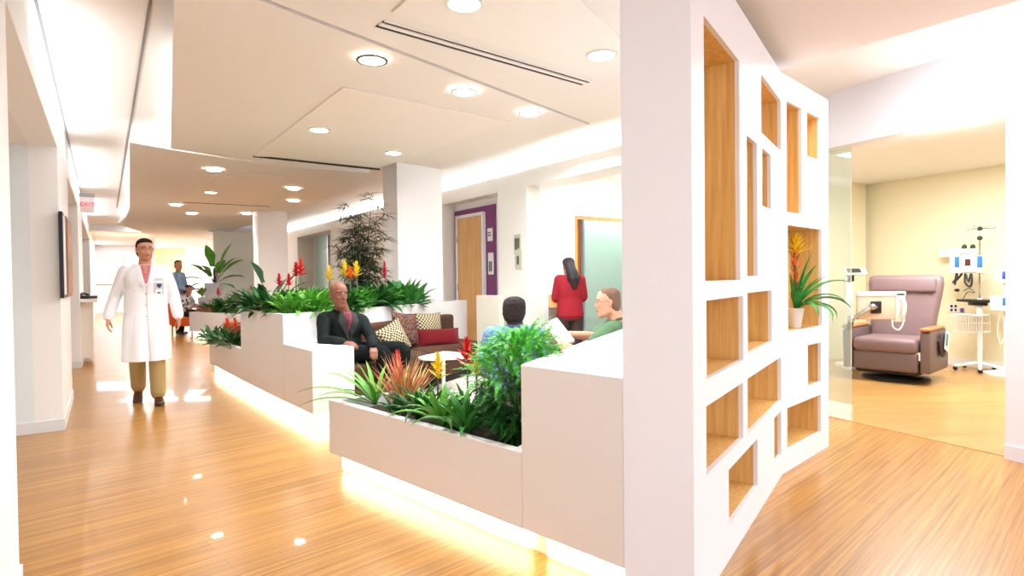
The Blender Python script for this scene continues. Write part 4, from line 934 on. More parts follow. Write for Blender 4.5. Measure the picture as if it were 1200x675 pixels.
def face_parts(fig, T, Rm, s, body, brow, lip=(150, 84, 74), glasses=None, eyes=True, beard=None):
    tr = bvh_of(body); X = Rm @ Vector((1, 0, 0)); Z = Rm @ Vector((0, 0, 1))
    for e in (-1, 1):
        if eyes:
            bm = NB(); ell(bm, T((e*.031, -.0800, .016)), (.0125*s, .0075*s, .0045*s), Rm, seg=12); o = fig.add('eye', bm, EYEW, 0)
            bm = NB(); ell(bm, T((e*.031, -.0865, .016)), (.0055*s, .003*s, .0045*s), Rm, seg=10); obj('iris', bm, IRIS, o, smooth=True)
        if brow: decal(fig, 'eyebrow', [(e*.014*s, .030*s), (e*.034*s, .036*s), (e*.052*s, .028*s), (e*.052*s, .033*s), (e*.034*s, .042*s), (e*.014*s, .037*s)], T((0, -.15, 0)), X, Z, tr, brow, off=.001, step=.006, th=.002)
    decal(fig, 'lips', [(-.023*s, -.056*s), (-.008*s, -.050*s), (.008*s, -.050*s), (.023*s, -.056*s), (.01*s, -.066*s), (-.01*s, -.066*s)], T((0, -.15, 0)), X, Z, tr, mat('lip_%d_%d' % lip[:2], lip, .5), off=.0005, step=.006, th=.0015)
    if beard:
        poly = [(-.066, .0), (-.056, -.03), (-.034, -.036), (-.012, -.036), (0, -.040), (.012, -.036), (.034, -.036), (.056, -.03), (.066, 0), (.064, -.05), (.05, -.085), (.03, -.112), (0, -.125), (-.03, -.112), (-.05, -.085), (-.064, -.05)]
        decal(fig, 'beard', [(x*s, z*s) for x, z in poly], T((0, -.15, 0)), X, Z, tr, beard, off=.0002, step=.006, th=.001)
    if glasses:
        bm = NB(); 
        for e in (-1, 1):
            lp_ = [T((e*(.031)+.024*math.cos(a)*1.0, -.106+.006*abs(math.cos(a)), .012+.014*math.sin(a))) for a in [2*PI*k/16 for k in range(17)]]
            tube(bm, lp_, .0017*s, 5, caps=False)
            tube(bm, [T((e*.054, -.100, .017)), T((e*.073, -.075, .018)), T((e*.079, .01, .02))], .0017*s, 5)
        tube(bm, [T((-.009, -.106, .016)), T((0, -.11, .019)), T((.009, -.106, .016))], .0017*s, 5)
        obj('glasses', bm, glasses, fig.t, smooth=True)
def hair_cap(bm, T, Rm, s, prof, n=24):
    X = Rm @ Vector((1, 0, 0)); Y = Rm @ Vector((0, 1, 0))
    rings(bm, [(T((0, y, z)), X*w*s, Y*d*s) for z, w, d, y in prof], n)
SHORT = [(-.075, .045, .03, .055), (-.05, .066, .05, .045), (-.015, .0775, .066, .036), (.02, .079, .078, .026), (.05, .0795, .086, .022), (.078, .077, .095, .013), (.102, .067, .090, .007), (.12, .047, .062, .010), (.131, .02, .028, .010)]
BUZZ = [(-.07, .04, .028, .058), (-.045, .062, .048, .047), (-.01, .0745, .062, .038), (.03, .077, .074, .027), (.06, .0765, .085, .017), (.085, .071, .088, .011), (.106, .056, .072, .010), (.119, .035, .046, .010), (.125, .014, .02, .010)]
def neck(bm, J, hc, r=.056):
    nk = Vector(J['nk']); tube(bm, [nk-Vector((0, 0, .04)), nk.lerp(hc, .45), hc+Vector((0, 0, -.03))], [r*1.25, r, r*.98], 14)
def shoe(fig, an, fwd, m, pitch=0, zsole=None, sc=1.0):
    an = Vector(an); f = Vector(fwd).normalized(); f.z = 0; f.normalize(); x = Vector((-f.y, f.x, 0)).normalized(); u = Vector((0, 0, 1))
    if pitch: Mr = Matrix.Rotation(pitch, 3, x)
    else: Mr = Matrix.Identity(3)
    g = an-u*.075
    def P(a, b, z): return an+Mr @ (f*a+x*b+u*(z-.075))
    bm = NB(); fx = Mr @ x; fu = Mr @ u
    rs = [(-.075, .022, .030, .034), (-.06, .034, .042, .044), (-.02, .037, .048, .050), (.04, .040, .038, .040), (.10, .047, .029, .031), (.15, .046, .024, .026), (.185, .032, .018, .020), (.198, .014, .010, .012)]
    rings(bm, spline_rings([(P(a, 0, hh), fx*w*sc, fu*h) for a, w, h, hh in rs], 2), 16, ex=2.6)
    tube(bm, [P(-.025, 0, .06), P(-.02, 0, .1)], [.043, .042], 12)
    o = fig.add('shoe', bm, m, .006, 2)
    bm = NB(); pts = [(-.08, .0), (-.07, .028), (-.02, .037), (.08, .046), (.15, .048), (.19, .03), (.203, 0), (.19, -.03), (.15, -.048), (.08, -.046), (-.02, -.037), (-.07, -.028)]
    lo = [bm.verts.new(P(a, b*sc, -.0)) for a, b in pts]; hi = [bm.verts.new(P(a, b*sc, .014)) for a, b in pts]
    bm.faces.new(lo); bm.faces.new(hi)
    for i in range(len(pts)): bm.faces.new((lo[i], lo[(i+1) % len(pts)], hi[(i+1) % len(pts)], hi[i]))
    obj('sole', bm, mat('sole_dark', (40, 26, 20), .6), o)
# ---------------------------------------------------------------- 1: doctor walking up the corridor
DOC = Vector((-3.95, 6.44, 0)); s_ = 1.0
fg = Figure('person', 'person in a long white coat and khaki trousers walking down the corridor toward the viewer', DOC, R(32), skinmat('skin_doctor', (206, 146, 118)))
J = dict(pel=(0, 0, .95), ch=(0, -.015, 1.27), nk=(0, .0, 1.485), hpL=(.095, 0, .92), hpR=(-.095, 0, .92),
  shL=(.178, .01, 1.425), shR=(-.178, .01, 1.425), elL=(.262, .02, 1.15), elR=(-.275, .05, 1.16), wrL=(.30, -.09, .925), wrR=(-.34, -.02, .94),
  knL=(.09, -.085, .50), knR=(-.09, .0, .50), anL=(.095, -.12, .085), anR=(-.085, .20, .135))
hc = Vector((.0, -.02, 1.645)); Rm = facing(R(14), 0, 0)
bm = NB(); T = add_head(bm, hc, Rm, 1.0); neck(bm, J, hc); fg.torso(bm, J, -.02); fg.arms(bm, J); fg.legs(bm, J)
add_hand(bm, J['wrL'], (.06, -.25, -1), (1, .1, 0), -1, 1.02, .62); add_hand(bm, J['wrR'], (-.08, -.12, -1), (-1, .1, 0), 1, 1.02, .62)
body = fg.add('body', bm, fg.skin, .0062, 2)
HAIRB = mat('hair_dark_brown', (46, 32, 26), .9, spec=.1, bump=.6, bscale=160)
face_parts(fg, T, Rm, 1.0, body, HAIRB, glasses=mat('glasses_dark', (40, 34, 36), .3), beard=mat('stubble_brown', (182, 126, 100), .7))
bm = NB(); hair_cap(bm, T, Rm, 1.0, SHORT); fg.add('hair', bm, HAIRB, .006, 2)
COATW = mat('coat_white_cotton', (244, 245, 250), .75, bump=.35, bscale=9)
bm = NB(); fg.torso(bm, J, .022); fg.arms(bm, J, .022, .93)
rs = [((0, 0, 1.22), (.20, 0, 0), (0, .145, 0)), ((0, 0, 1.0), (.205, 0, 0), (0, .15, 0)), ((0, -.015, .82), (.222, 0, 0), (0, .18, 0)), ((.0, -.025, .62), (.230, 0, 0), (0, .20, 0)), ((.0, -.03, .47), (.236, 0, 0), (0, .215, 0))]
rings(bm, spline_rings(rs, 4), 28, ex=2.3)
coat = fg.add('coat', bm, COATW, .008, 4)
# folds: displace the skirt of the coat
for v in coat.data.vertices:
    k = max(0, min(1, (1.05-v.co.z)/.45)) if abs(v.co.x) < .27 else 0
    a = math.atan2(v.co.y, v.co.x); v.co.x *= 1+.035*k*math.sin(a*9); v.co.y *= 1+.05*k*math.sin(a*9)
    n_ = noise.noise(v.co*9)*.006; v.co += Vector((v.co.x, v.co.y, 0)).normalized()*n_
tr = bvh_of(coat); X_ = (1, 0, 0); Z_ = (0, 0, 1)
SHIRTP = check_mat('pink_check_cloth', (196, 96, 106), (214, 140, 142), 60)
o_ = (0, -.3, 0)
decal(fg, 'shirt', [(-.052, 1.50), (-.01, 1.30), (.004, 1.285), (.018, 1.30), (.060, 1.50)], o_, X_, Z_, tr, SHIRTP, off=.002)
decal(fg, 'throat', [(-.022, 1.50), (.0, 1.385), (.028, 1.50)], o_, X_, Z_, tr, fg.skin, off=.0062)
SH = mat('coat_lapel', (238, 239, 246), .75)
decal(fg, 'lapel', [(-.052, 1.515), (-.09, 1.45), (-.078, 1.395), (-.10, 1.385), (-.02, 1.24), (.002, 1.27), (-.018, 1.33)], o_, X_, Z_, tr, SH, off=.005, th=.005)
decal(fg, 'lapel', [(.060, 1.515), (.098, 1.45), (.086, 1.395), (.108, 1.385), (.028, 1.24), (.006, 1.27), (.026, 1.33)], o_, X_, Z_, tr, SH, off=.005, th=.005)
SEAM = mat('coat_seam', (206, 208, 220), .8)
decal(fg, 'coat_opening', [(.006, 1.27), (.012, 1.27), (.016, .9), (.034, .47), (.026, .47), (.009, .9)], o_, X_, Z_, tr, SEAM, off=.001)
for zz in (1.18, 1.06, .94): 
    decal(fg, 'button', [(.0+.009*math.cos(a), zz+.009*math.sin(a)) for a in [k*PI/4 for k in range(8)]], o_, X_, Z_, tr, SEAM, off=.002)
decal(fg, 'chest_pocket', [(.075, 1.30), (.165, 1.30), (.165, 1.296), (.079, 1.296), (.079, 1.19), (.12, 1.17), (.165, 1.19), (.168, 1.165), (.12, 1.16), (.075, 1.185)], o_, X_, Z_, tr, SEAM, off=.001)
NAVY = mat('badge_navy', (60, 66, 100), .5)
for zz, x0, x1 in ((1.335, .05, .165), (1.322, .075, .155)):
    for k in range(9):
        xa = x0+(x1-x0)*k/9; decal(fg, 'embroidered_name', [(xa, zz), (xa+.008, zz), (xa+.008, zz+.005), (xa, zz+.005)], o_, X_, Z_, tr, NAVY, off=.001, th=.001)
decal(fg, 'badge', [(.10, 1.285), (.145, 1.285), (.145, 1.26), (.123, 1.235), (.10, 1.26)], o_, X_, Z_, tr, NAVY, off=.003)
decal(fg, 'badge_card', [(.09, 1.225), (.15, 1.225), (.15, 1.14), (.09, 1.14)], o_, X_, Z_, tr, mat('card_white', (250, 250, 252), .3), off=.003)
decal(fg, 'badge_photo', [(.105, 1.195), (.135, 1.195), (.135, 1.18), (.105, 1.18)], o_, X_, Z_, tr, NAVY, off=.0075)
KHAKI = mat('khaki_cotton', (176, 150, 100), .8, bump=.4, bscale=12)
bm = NB(); fg.legs(bm, J, .022, .93); rings(bm, [((0, 0, 1.0), (.15, 0, 0), (0, .12, 0)), ((0, 0, .85), (.165, 0, 0), (0, .12, 0))], 20); fg.add('trousers', bm, KHAKI, .008, 3)
SHOE = mat('brown_leather', (82, 46, 32), .35)
shoe(fg, J['anL'], (.05, -1, 0), SHOE); shoe(fg, J['anR'], (-.1, -1, 0), SHOE, pitch=R(24))
# ---------------------------------------------------------------- 2: man in dark suit on the sofa
def world_fig(name, label, pel_w, skin, **k):
    return Figure(name, label, (pel_w[0], pel_w[1], 0), 0, skin, **k)
o2 = Vector((-1.78, 6.10, 0))
fg = world_fig('person', 'person in a dark suit and red shirt sitting at the near end of the sofa', (-1.70, 6.14), skinmat('skin_brown', (124, 76, 54)))
wl2 = lambda px, py, Y: D(px, py, Y)-fg.t.location
J = dict(pel=(0, 0, .575), ch=wl2(403, 387, 6.12)+Vector((0, 0, 0)), nk=wl2(402, 364, 6.08), hpL=(.03, .10, .555), hpR=(.02, -.09, .55),
  shL=wl2(424, 375, 6.22), shR=wl2(379, 373, 5.93), elL=wl2(436, 397, 6.05), elR=wl2(379, 399, 5.80), wrL=wl2(437, 406, 5.88), wrR=wl2(401, 402, 5.66),
  knL=wl2(470, 409, 6.22), knR=wl2(449, 414, 5.90), anL=wl2(478, 447, 6.30), anR=wl2(452, 452, 6.0))
J['pel'] = Vector((0, 0, .575)); J['bk'] = 1.02
hc = wl2(396.5, 346.5, 6.0); Rm = facing(R(42), R(0), 0); hs = 1.10
bm = NB(); T = add_head(bm, hc, Rm, hs); neck(bm, J, hc, .062); fg.torso(bm, J, -.02); fg.arms(bm, J); fg.legs(bm, J)
add_hand(bm, J['wrL'], wl2(438, 414, 5.80)-J['wrL']+Vector((0, 0, -.0)), (.3, -.7, .5), -1, 1.05, .55)
add_hand(bm, J['wrR'], (1, -.15, -.08), (0, -.3, 1), -1, 1.05, .75)
body = fg.add('body', bm, fg.skin, .0062, 2)
face_parts(fg, T, Rm, hs, body, mat('brow_black', (40, 28, 24), .7), lip=(128, 70, 60))
SUIT = mat('charcoal_suit', (24, 30, 29), .8, bump=.4, bscale=14, spec=.15)
bm = NB(); fg.torso(bm, J, .018, belly=1.12); fg.arms(bm, J, .020, .95); coat = fg.add('suit_jacket', bm, SUIT, .008, 3)
for v in coat.data.vertices: v.co += Vector((v.co.x, v.co.y, 0)).normalized()*noise.noise(v.co*11)*.008
bm = NB(); fg.legs(bm, J, .020, .97); rings(bm, [((0, 0, .64), (.12, 0, 0), (0, .16, 0)), ((.02, 0, .50), (.12, 0, 0), (0, .17, 0))], 20); fg.add('trousers', bm, mat('charcoal_trousers', (22, 27, 27), .9, spec=.1, bump=.3, bscale=14), .008, 3)
tr = bvh_of(coat)
bdir = Vector((.70, -.714, 0)); XX = Vector((-bdir.y, bdir.x, 0)); XX = Vector((.714, .70, 0))
oc = Vector((J['nk'].x, J['nk'].y, 0))+bdir*.3
zn = J['nk'].z
RSH = mat('burgundy_shirt', (132, 30, 56), .6)
decal(fg, 'shirt', [(-.055, zn+.02), (-.035, zn-.05), (-.005, zn-.19), (.01, zn-.19), (.05, zn-.05), (.06, zn+.02)], oc, XX, (0, 0, 1), tr, RSH, off=.003)
decal(fg, 'necktie', [(-.014, zn+.005), (.016, zn+.005), (.020, zn-.06), (.018, zn-.18), (-.008, zn-.18), (-.018, zn-.06)], oc, XX, (0, 0, 1), tr, mat('tie_maroon', (96, 20, 44), .5), off=.008)
LP = mat('suit_lapel', (30, 36, 35), .7)
decal(fg, 'lapel', [(-.058, zn+.03), (-.10, zn-.05), (-.085, zn-.09), (-.11, zn-.10), (-.005, zn-.30), (.0, zn-.2), (-.03, zn-.07)], oc, XX, (0, 0, 1), tr, LP, off=.006, th=.005)
decal(fg, 'lapel', [(.062, zn+.03), (.108, zn-.05), (.093, zn-.09), (.118, zn-.10), (.015, zn-.30), (.010, zn-.2), (.045, zn-.07)], oc, XX, (0, 0, 1), tr, LP, off=.006, th=.005)
for q, d_ in (('anL', (1, .1, 0)), ('anR', (1, -.2, 0))): J[q].z = .09; shoe(fg, J[q], d_, mat('black_leather', (24, 22, 22), .3))
# ---------------------------------------------------------------- 3: person in green shirt reading
fg = world_fig('person', 'person in a green shirt and glasses reading, half hidden by the white pillar', (.95, 4.98), skinmat('skin_pink', (222, 164, 136)))
wl3 = lambda px, py, Y: D(px, py, Y)-fg.t.location
J = dict(pel=Vector((0, 0, .54)), ch=wl3(722, 397, 4.95), nk=wl3(724, 375, 4.9), hpL=(-.04, -.10, .53), hpR=(-.04, .10, .53),
  shL=wl3(716, 388, 4.72), shR=wl3(722, 380, 5.1), elL=wl3(697, 402, 4.62), elR=wl3(700, 394, 4.98), wrL=wl3(672, 409, 4.66), wrR=wl3(660, 391.5, 4.86),
  knL=(-.52, -.14, .56), knR=(-.50, .14, .56), anL=(-.62, -.14, .095), anR=(-.60, .14, .095))
hc = wl3(713, 355, 4.88); Rm = facing(R(-96), R(4), 0); hs = 1.0
bm = NB(); T = add_head(bm, hc, Rm, hs); neck(bm, J, hc, .060); fg.torso(bm, J, -.015); fg.arms(bm, J); fg.legs(bm, J)
add_hand(bm, J['wrR'], (-1, -.1, .12), (.1, 1, .3), 1, 1.0, .7); add_hand(bm, J['wrL'], (-.9, .35, .25), (.1, -1, .2), -1, 1.0, .7)
body = fg.add('body', bm, fg.skin, .0062, 2)
HG = mat('hair_grey_brown', (122, 92, 76), .8, bump=.6, bscale=220)
face_parts(fg, T, Rm, hs, body, HG, glasses=mat('glasses_wire', (140, 120, 100), .3, metal=.6))
bm = NB(); hair_cap(bm, T, Rm, hs, BUZZ); fg.add('hair', bm, HG, .006, 2)
GRN = mat('green_jersey', (84, 118, 84), .85, bump=.3, bscale=14)
bm = NB(); fg.torso(bm, J, .02, belly=1.15)
for q in 'LR': limb(bm, [J['sh'+q], J['sh'+q].lerp(J['el'+q], .5), J['sh'+q].lerp(J['el'+q], .92)], [.078, .072, .072]); tube(bm, [J['nk'].lerp(J['sh'+q], .35)-Vector((0, 0, .035)), J['sh'+q]], [.07, .078], 12)
sh_ = fg.add('t_shirt', bm, GRN, .008, 3)
bm = NB(); tube(bm, [J['nk']+Vector((.066*math.cos(a), .066*math.sin(a), .012+.012*math.cos(a))) for a in [2*PI*k/20 for k in range(21)]], .012, 8, caps=False); obj('collar', bm, mat('green_collar', (70, 100, 72), .85), sh_, smooth=True)
bm = NB(); fg.legs(bm, J, .02, .95); rings(bm, [((0, 0, .60), (.13, 0, 0), (0, .17, 0)), ((-.02, 0, .50), (.13, 0, 0), (0, .17, 0))], 20); fg.add('trousers', bm, mat('plaid_beige', (170, 130, 116), .85), .009, 3)
for q in ('anL', 'anR'): shoe(fg, J[q], (-1, 0, 0), MATS['black_leather'])
# the book he holds
bc = D(655, 389, 4.74)
t = thing('open_book', 'thick white-paged paperback book held open by the person in green', 'book', bc)
# long axis of the book runs down to the right in the picture
ax = (D(669, 405, 4.66)-D(645, 374, 4.80)).normalized(); vz = Vector((0, -1, 0)); sx = ax.cross(vz).normalized(); nb_ = sx.cross(ax).normalized()
Mb = basis(sx, ax, nb_, bc)
bm = NB()
for k, sg in ((0, 1), (1, -1)):
    Mh = Mb @ Matrix.Rotation(sg*R(38), 4, 'Y') @ Matrix.Translation((sg*.035, 0, 0)); rbox(bm, (-.034, -.125, -.011), (.034, .125, .011), .004, 2, M=Mh)
obj('page_block', bm, mat('page_white', (246, 240, 226), .7), t, world=True)
bm = NB()
for sg in (1, -1):
    Mh = Mb @ Matrix.Rotation(sg*R(38), 4, 'Y') @ Matrix.Translation((sg*.036, 0, -.0135)); rbox(bm, (-.038, -.129, -.0015), (.037, .129, .0015), .001, 1, M=Mh)
obj('book_cover', bm, mat('cover_cream', (228, 214, 190), .5), t, world=True)
# ---------------------------------------------------------------- 4: man in blue shirt seen from behind
fg = world_fig('person', 'person with short black curly hair in a light blue shirt seen from behind the fern', (.0, 4.66), skinmat('skin_dark', (96, 62, 48)))
J = dict(pel=Vector((0, 0, .50)), ch=Vector((0, .0, .76)), nk=Vector((.02, -.02, .93)), hpL=(-.10, 0, .50), hpR=(.10, 0, .50),
  shL=(-.165, -.0, .865), shR=(.185, -.01, .86), elL=(-.23, .06, .62), elR=(.24, .06, .62), wrL=(-.16, .28, .56), wrR=(.16, .28, .56),
  knL=(-.13, .48, .50), knR=(.13, .48, .50), anL=(-.14, .55, .09), anR=(.14, .55, .09))
J = {k: Vector(v) for k, v in J.items()}
hc = D(603, 367, 4.62)-fg.t.location; Rm = facing(R(172), R(4), 0)
bm = NB(); T = add_head(bm, hc, Rm, .98); neck(bm, J, hc, .062); fg.torso(bm, J, -.015); fg.arms(bm, J); fg.legs(bm, J)
add_hand(bm, J['wrL'], (.5, .8, -.1), (0, 0, 1), -1, 1, .5); add_hand(bm, J['wrR'], (-.5, .8, -.1), (0, 0, 1), 1, 1, .5)
body = fg.add('body', bm, fg.skin, .0065, 2)
HB = mat('hair_black_curly', (44, 36, 34), .9, bump=1, bscale=130, var=.5, vscale=90)
bm = NB(); hair_cap(bm, T, Rm, .98, [(z, w*1.10+.004, d*1.10+.004, y) for z, w, d, y in SHORT]); h_ = fg.add('hair', bm, HB, .006, 2)
for v in h_.data.vertices: v.co += (v.co-hc).normalized()*noise.noise(v.co*70)*.006
bm = NB(); fg.torso(bm, J, .022); fg.arms(bm, J, .02, .93); sh_ = fg.add('shirt', bm, mat('blue_cotton', (112, 146, 196), .8, bump=.35, bscale=13), .008, 3)
bm = NB(); tube(bm, [J['nk']+Vector((.068*math.cos(a), .064*math.sin(a), .0)) for a in [2*PI*k/20 for k in range(21)]], .014, 8, caps=False); obj('collar', bm, MATS['blue_cotton'], sh_, smooth=True)
bm = NB(); fg.legs(bm, J, .02, .95); rings(bm, [((0, 0, .58), (.17, 0, 0), (0, .13, 0)), ((0, 0, .46), (.17, 0, 0), (0, .14, 0))], 20); fg.add('trousers', bm, mat('grey_trousers', (80, 80, 86), .85), .009, 3)
for q in ('anL', 'anR'): shoe(fg, J[q], (0, 1, 0), MATS['black_leather'])
# ---------------------------------------------------------------- 5: person in red
fg = world_fig('person', 'person with long dark hair in a red top standing with back turned beside a cabinet', (D(668.5, 400, 7.75).x, 7.75), skinmat('skin_olive', (190, 130, 100)))
J = dict(pel=(0, 0, .86), ch=(0, .0, 1.13), nk=(0, .0, 1.325), hpL=(-.085, 0, .83), hpR=(.085, 0, .83), bk=.86,
  shL=(-.14, .0, 1.275), shR=(.14, .0, 1.275), elL=(-.185, .03, 1.04), elR=(.18, .03, 1.04), wrL=(-.13, .2, 1.0), wrR=(.10, .2, 1.05),
  knL=(-.085, -.0, .45), knR=(.085, .0, .45), anL=(-.085, .02, .085), anR=(.09, .02, .085))
J = {k: (Vector(v) if k != 'bk' else v) for k, v in J.items()}
hc = Vector((-.015, .02, 1.44)); Rm = facing(R(200), R(10), 0)
bm = NB(); T = add_head(bm, hc, Rm, .9); neck(bm, J, hc, .045); fg.torso(bm, J, -.015); fg.arms(bm, J); fg.legs(bm, J)
add_hand(bm, J['wrL'], (.4, .8, .1), (0, 0, 1), -1, .9, .5); add_hand(bm, J['wrR'], (-.4, .8, .1), (0, 0, 1), 1, .9, .5)
body = fg.add('body', bm, fg.skin, .007, 2)
HK = mat('hair_black', (30, 22, 24), .5, bump=.5, bscale=60)
bm = NB(); hair_cap(bm, T, Rm, .9, [(z, w*1.06+.003, d*1.06+.003, y) for z, w, d, y in SHORT])
limb(bm, [hc+Vector((.0, -.07, .03)), hc+Vector((.03, -.11, -.07)), hc+Vector((.06, -.13, -.17)), hc+Vector((.06, -.145, -.26))], [.06, .075, .085, .035], 14); fg.add('hair', bm, HK, .007, 3)
bm = NB(); fg.torso(bm, J, .022); fg.arms(bm, J, .018, .95); rings(bm, [((0, 0, 1.05), (.155, 0, 0), (0, .12, 0)), ((0, 0, .92), (.17, 0, 0), (0, .135, 0)), ((0, 0, .80), (.178, 0, 0), (0, .145, 0))], 20); fg.add('red_top', bm, mat('red_knit', (146, 14, 34), .8, bump=.3, bscale=12), .008, 3)
bm = NB(); fg.legs(bm, J, .012, .97); rings(bm, [((0, 0, .9), (.13, 0, 0), (0, .11, 0)), ((0, 0, .74), (.15, 0, 0), (0, .11, 0))], 20); fg.add('trousers', bm, mat('dark_brown_trousers', (56, 44, 42), .85), .008, 3)
for q in ('anL', 'anR'): shoe(fg, J[q], (0, 1, 0), MATS['black_leather'], sc=.85)
# ---------------------------------------------------------------- 6: far man in blue shirt, 7: far seated woman
fg = world_fig('person', 'person in a light blue shirt standing far down the hall beside the orange chair', (D(211, 380, 14.9).x, 14.9), skinmat('skin_far', (196, 132, 104)))
J = dict(pel=(0, 0, 1.0), ch=(-.02, .0, 1.32), nk=(-.02, .0, 1.55), hpL=(.0, -.09, .96), hpR=(.0, .09, .96),
  shL=(-.02, -.19, 1.48), shR=(-.02, .19, 1.48), elL=(.04, -.25, 1.2), elR=(.04, .22, 1.2), wrL=(.27, -.2, 1.13), wrR=(.27, .15, 1.13),
  knL=(.04, -.1, .52), knR=(-.02, .1, .52), anL=(.02, -.1, .085), anR=(-.04, .12, .085))
J = {k: Vector(v) for k, v in J.items()}
hc = Vector((.0, -.02, 1.715)); Rm = facing(R(55), 0, 0)
bm = NB(); T = add_head(bm, hc, Rm, 1.05); neck(bm, J, hc, .058); fg.torso(bm, J, -.015); fg.arms(bm, J); fg.legs(bm, J)
add_hand(bm, J['wrL'], (1, .1, 0), (0, 0, 1), 1, 1, .5); add_hand(bm, J['wrR'], (1, -.1, 0), (0, 0, 1), -1, 1, .5)
fg.add('body', bm, fg.skin, .009, 2)
bm = NB(); hair_cap(bm, T, Rm, 1.05, SHORT); fg.add('hair', bm, mat('hair_auburn', (120, 62, 44), .8), .009, 2)
bm = NB(); fg.torso(bm, J, .022); fg.arms(bm, J, .02, .95); fg.add('shirt', bm, mat('pale_blue_cotton', (150, 176, 214), .8), .010, 3)
bm = NB(); fg.legs(bm, J, .02, .95); rings(bm, [((0, 0, 1.04), (.12, 0, 0), (0, .16, 0)), ((0, 0, .9), (.12, 0, 0), (0, .17, 0))], 20); fg.add('trousers', bm, mat('navy_trousers', (44, 56, 74), .85), .010, 3)
for q in ('anL', 'anR'): shoe(fg, J[q], (1, -.3, 0), MATS['black_leather'])
fy = 14.75; fx = D(221.5, 380, fy).x
ORG = mat('orange_vinyl', (232, 96, 34), .5)
t = thing('armchair', 'orange armchair under the seated person far down the hall', 'armchair', (fx-.02, fy+.05, 0))
bm = NB(); rbox(bm, (-.30, -.30, .22), (.26, .30, .44), .04, 3); obj('seat', bm, ORG, t, smooth=True)
bm = NB(); rbox(bm, (-.36, -.30, .25), (-.24, .30, .82), .04, 3); obj('backrest', bm, ORG, t, smooth=True)
for s in (-1, 1):
    for x in (-.28, .2): bm = NB(); tube(bm, [(x, s*.25, 0.01), (x, s*.25, .24)], .018, 8); obj('leg', bm, STEEL, t)
fg = world_fig('person', 'person with brown hair in a patterned blouse sitting on the far orange chair', (fx, fy), MATS['skin_olive'])
J = dict(pel=(-.05, 0, .53), ch=(-.07, .0, .80), nk=(-.06, .0, .98), hpL=(-.05, -.09, .52), hpR=(-.05, .09, .52), bk=.92,
  shL=(-.06, -.17, .93), shR=(-.06, .17, .93), elL=(.02, -.22, .72), elR=(.02, .22, .72), wrL=(.22, -.14, .68), wrR=(.22, .1, .68),
  knL=(.38, -.1, .53), knR=(.38, .1, .53), anL=(.42, -.1, .09), anR=(.42, .1, .09))
J = {k: (Vector(v) if k != 'bk' else v) for k, v in J.items()}
hc = Vector((.0, 0, 1.10)); Rm = facing(R(60), R(-8), 0)
bm = NB(); T = add_head(bm, hc, Rm, 1.0); neck(bm, J, hc, .05); fg.torso(bm, J, -.015); fg.arms(bm, J); fg.legs(bm, J)
add_hand(bm, J['wrL'], (1, .2, -.1), (0, 0, 1), 1, .9, .5); add_hand(bm, J['wrR'], (1, -.2, -.1), (0, 0, 1), -1, .9, .5)
fg.add('body', bm, fg.skin, .009, 2)
bm = NB(); hair_cap(bm, T, Rm, 1.02, [(z, w*1.1+.004, d*1.1+.004, y) for z, w, d, y in SHORT]); ell(bm, hc+Vector((-.06, .02, -.04)), (.07, .075, .11)); fg.add('hair', bm, mat('hair_mid_brown', (92, 52, 40), .7), .009, 2)
bl = leopard('patterned_blouse'); bl.node_tree.nodes['Color Ramp'].color_ramp.elements[0].color = srgb(40, 36, 40); bl.node_tree.nodes['Color Ramp'].color_ramp.elements[1].color = srgb(226, 216, 208); bl.node_tree.nodes['Voronoi Texture'].inputs['Scale'].default_value = 16
bm = NB(); fg.torso(bm, J, .022); fg.arms(bm, J, .018, .5); fg.add('blouse', bm, bl, .010, 3)
bm = NB(); fg.legs(bm, J, .016, .95); rings(bm, [((0, 0, .62), (.12, 0, 0), (0, .15, 0)), ((0, 0, .48), (.13, 0, 0), (0, .16, 0))], 20); fg.add('trousers', bm, mat('black_trousers', (38, 34, 38), .85), .010, 3)
for q in ('anL', 'anR'): shoe(fg, J[q], (1, 0, 0), MATS['black_leather'], sc=.85)
# ================================================================ PLANTS
def leafmat(name, c, var=.35, vs=9, rough=.42):
    m = mat(name, c, rough, var=var, vscale=vs, spec=.4); return m
G_D = leafmat('leaf_dark_green', (44, 98, 42)); G_M = leafmat('leaf_mid_green', (62, 132, 54)); G_B = leafmat('leaf_bright_green', (98, 168, 58))
G_P = leafmat('leaf_pale_green', (140, 186, 80)); G_F = leafmat('fern_green', (46, 122, 44), .45, 5); G_A = leafmat('leaf_blackish_green', (46, 66, 44), .4, 6)
F_R = leafmat('bract_red', (206, 34, 48), .2, 12, .35); F_Y = leafmat('bract_yellow', (242, 206, 42), .15, 12, .35); F_O = leafmat('bract_orange', (236, 104, 50), .2, 12, .35); F_V = leafmat('bract_yellow_orange', (250, 200, 50), .25, 14, .35)
STEM = mat('plant_stem', (84, 104, 56), .6); BARK = mat('plant_bark', (92, 74, 60), .8)
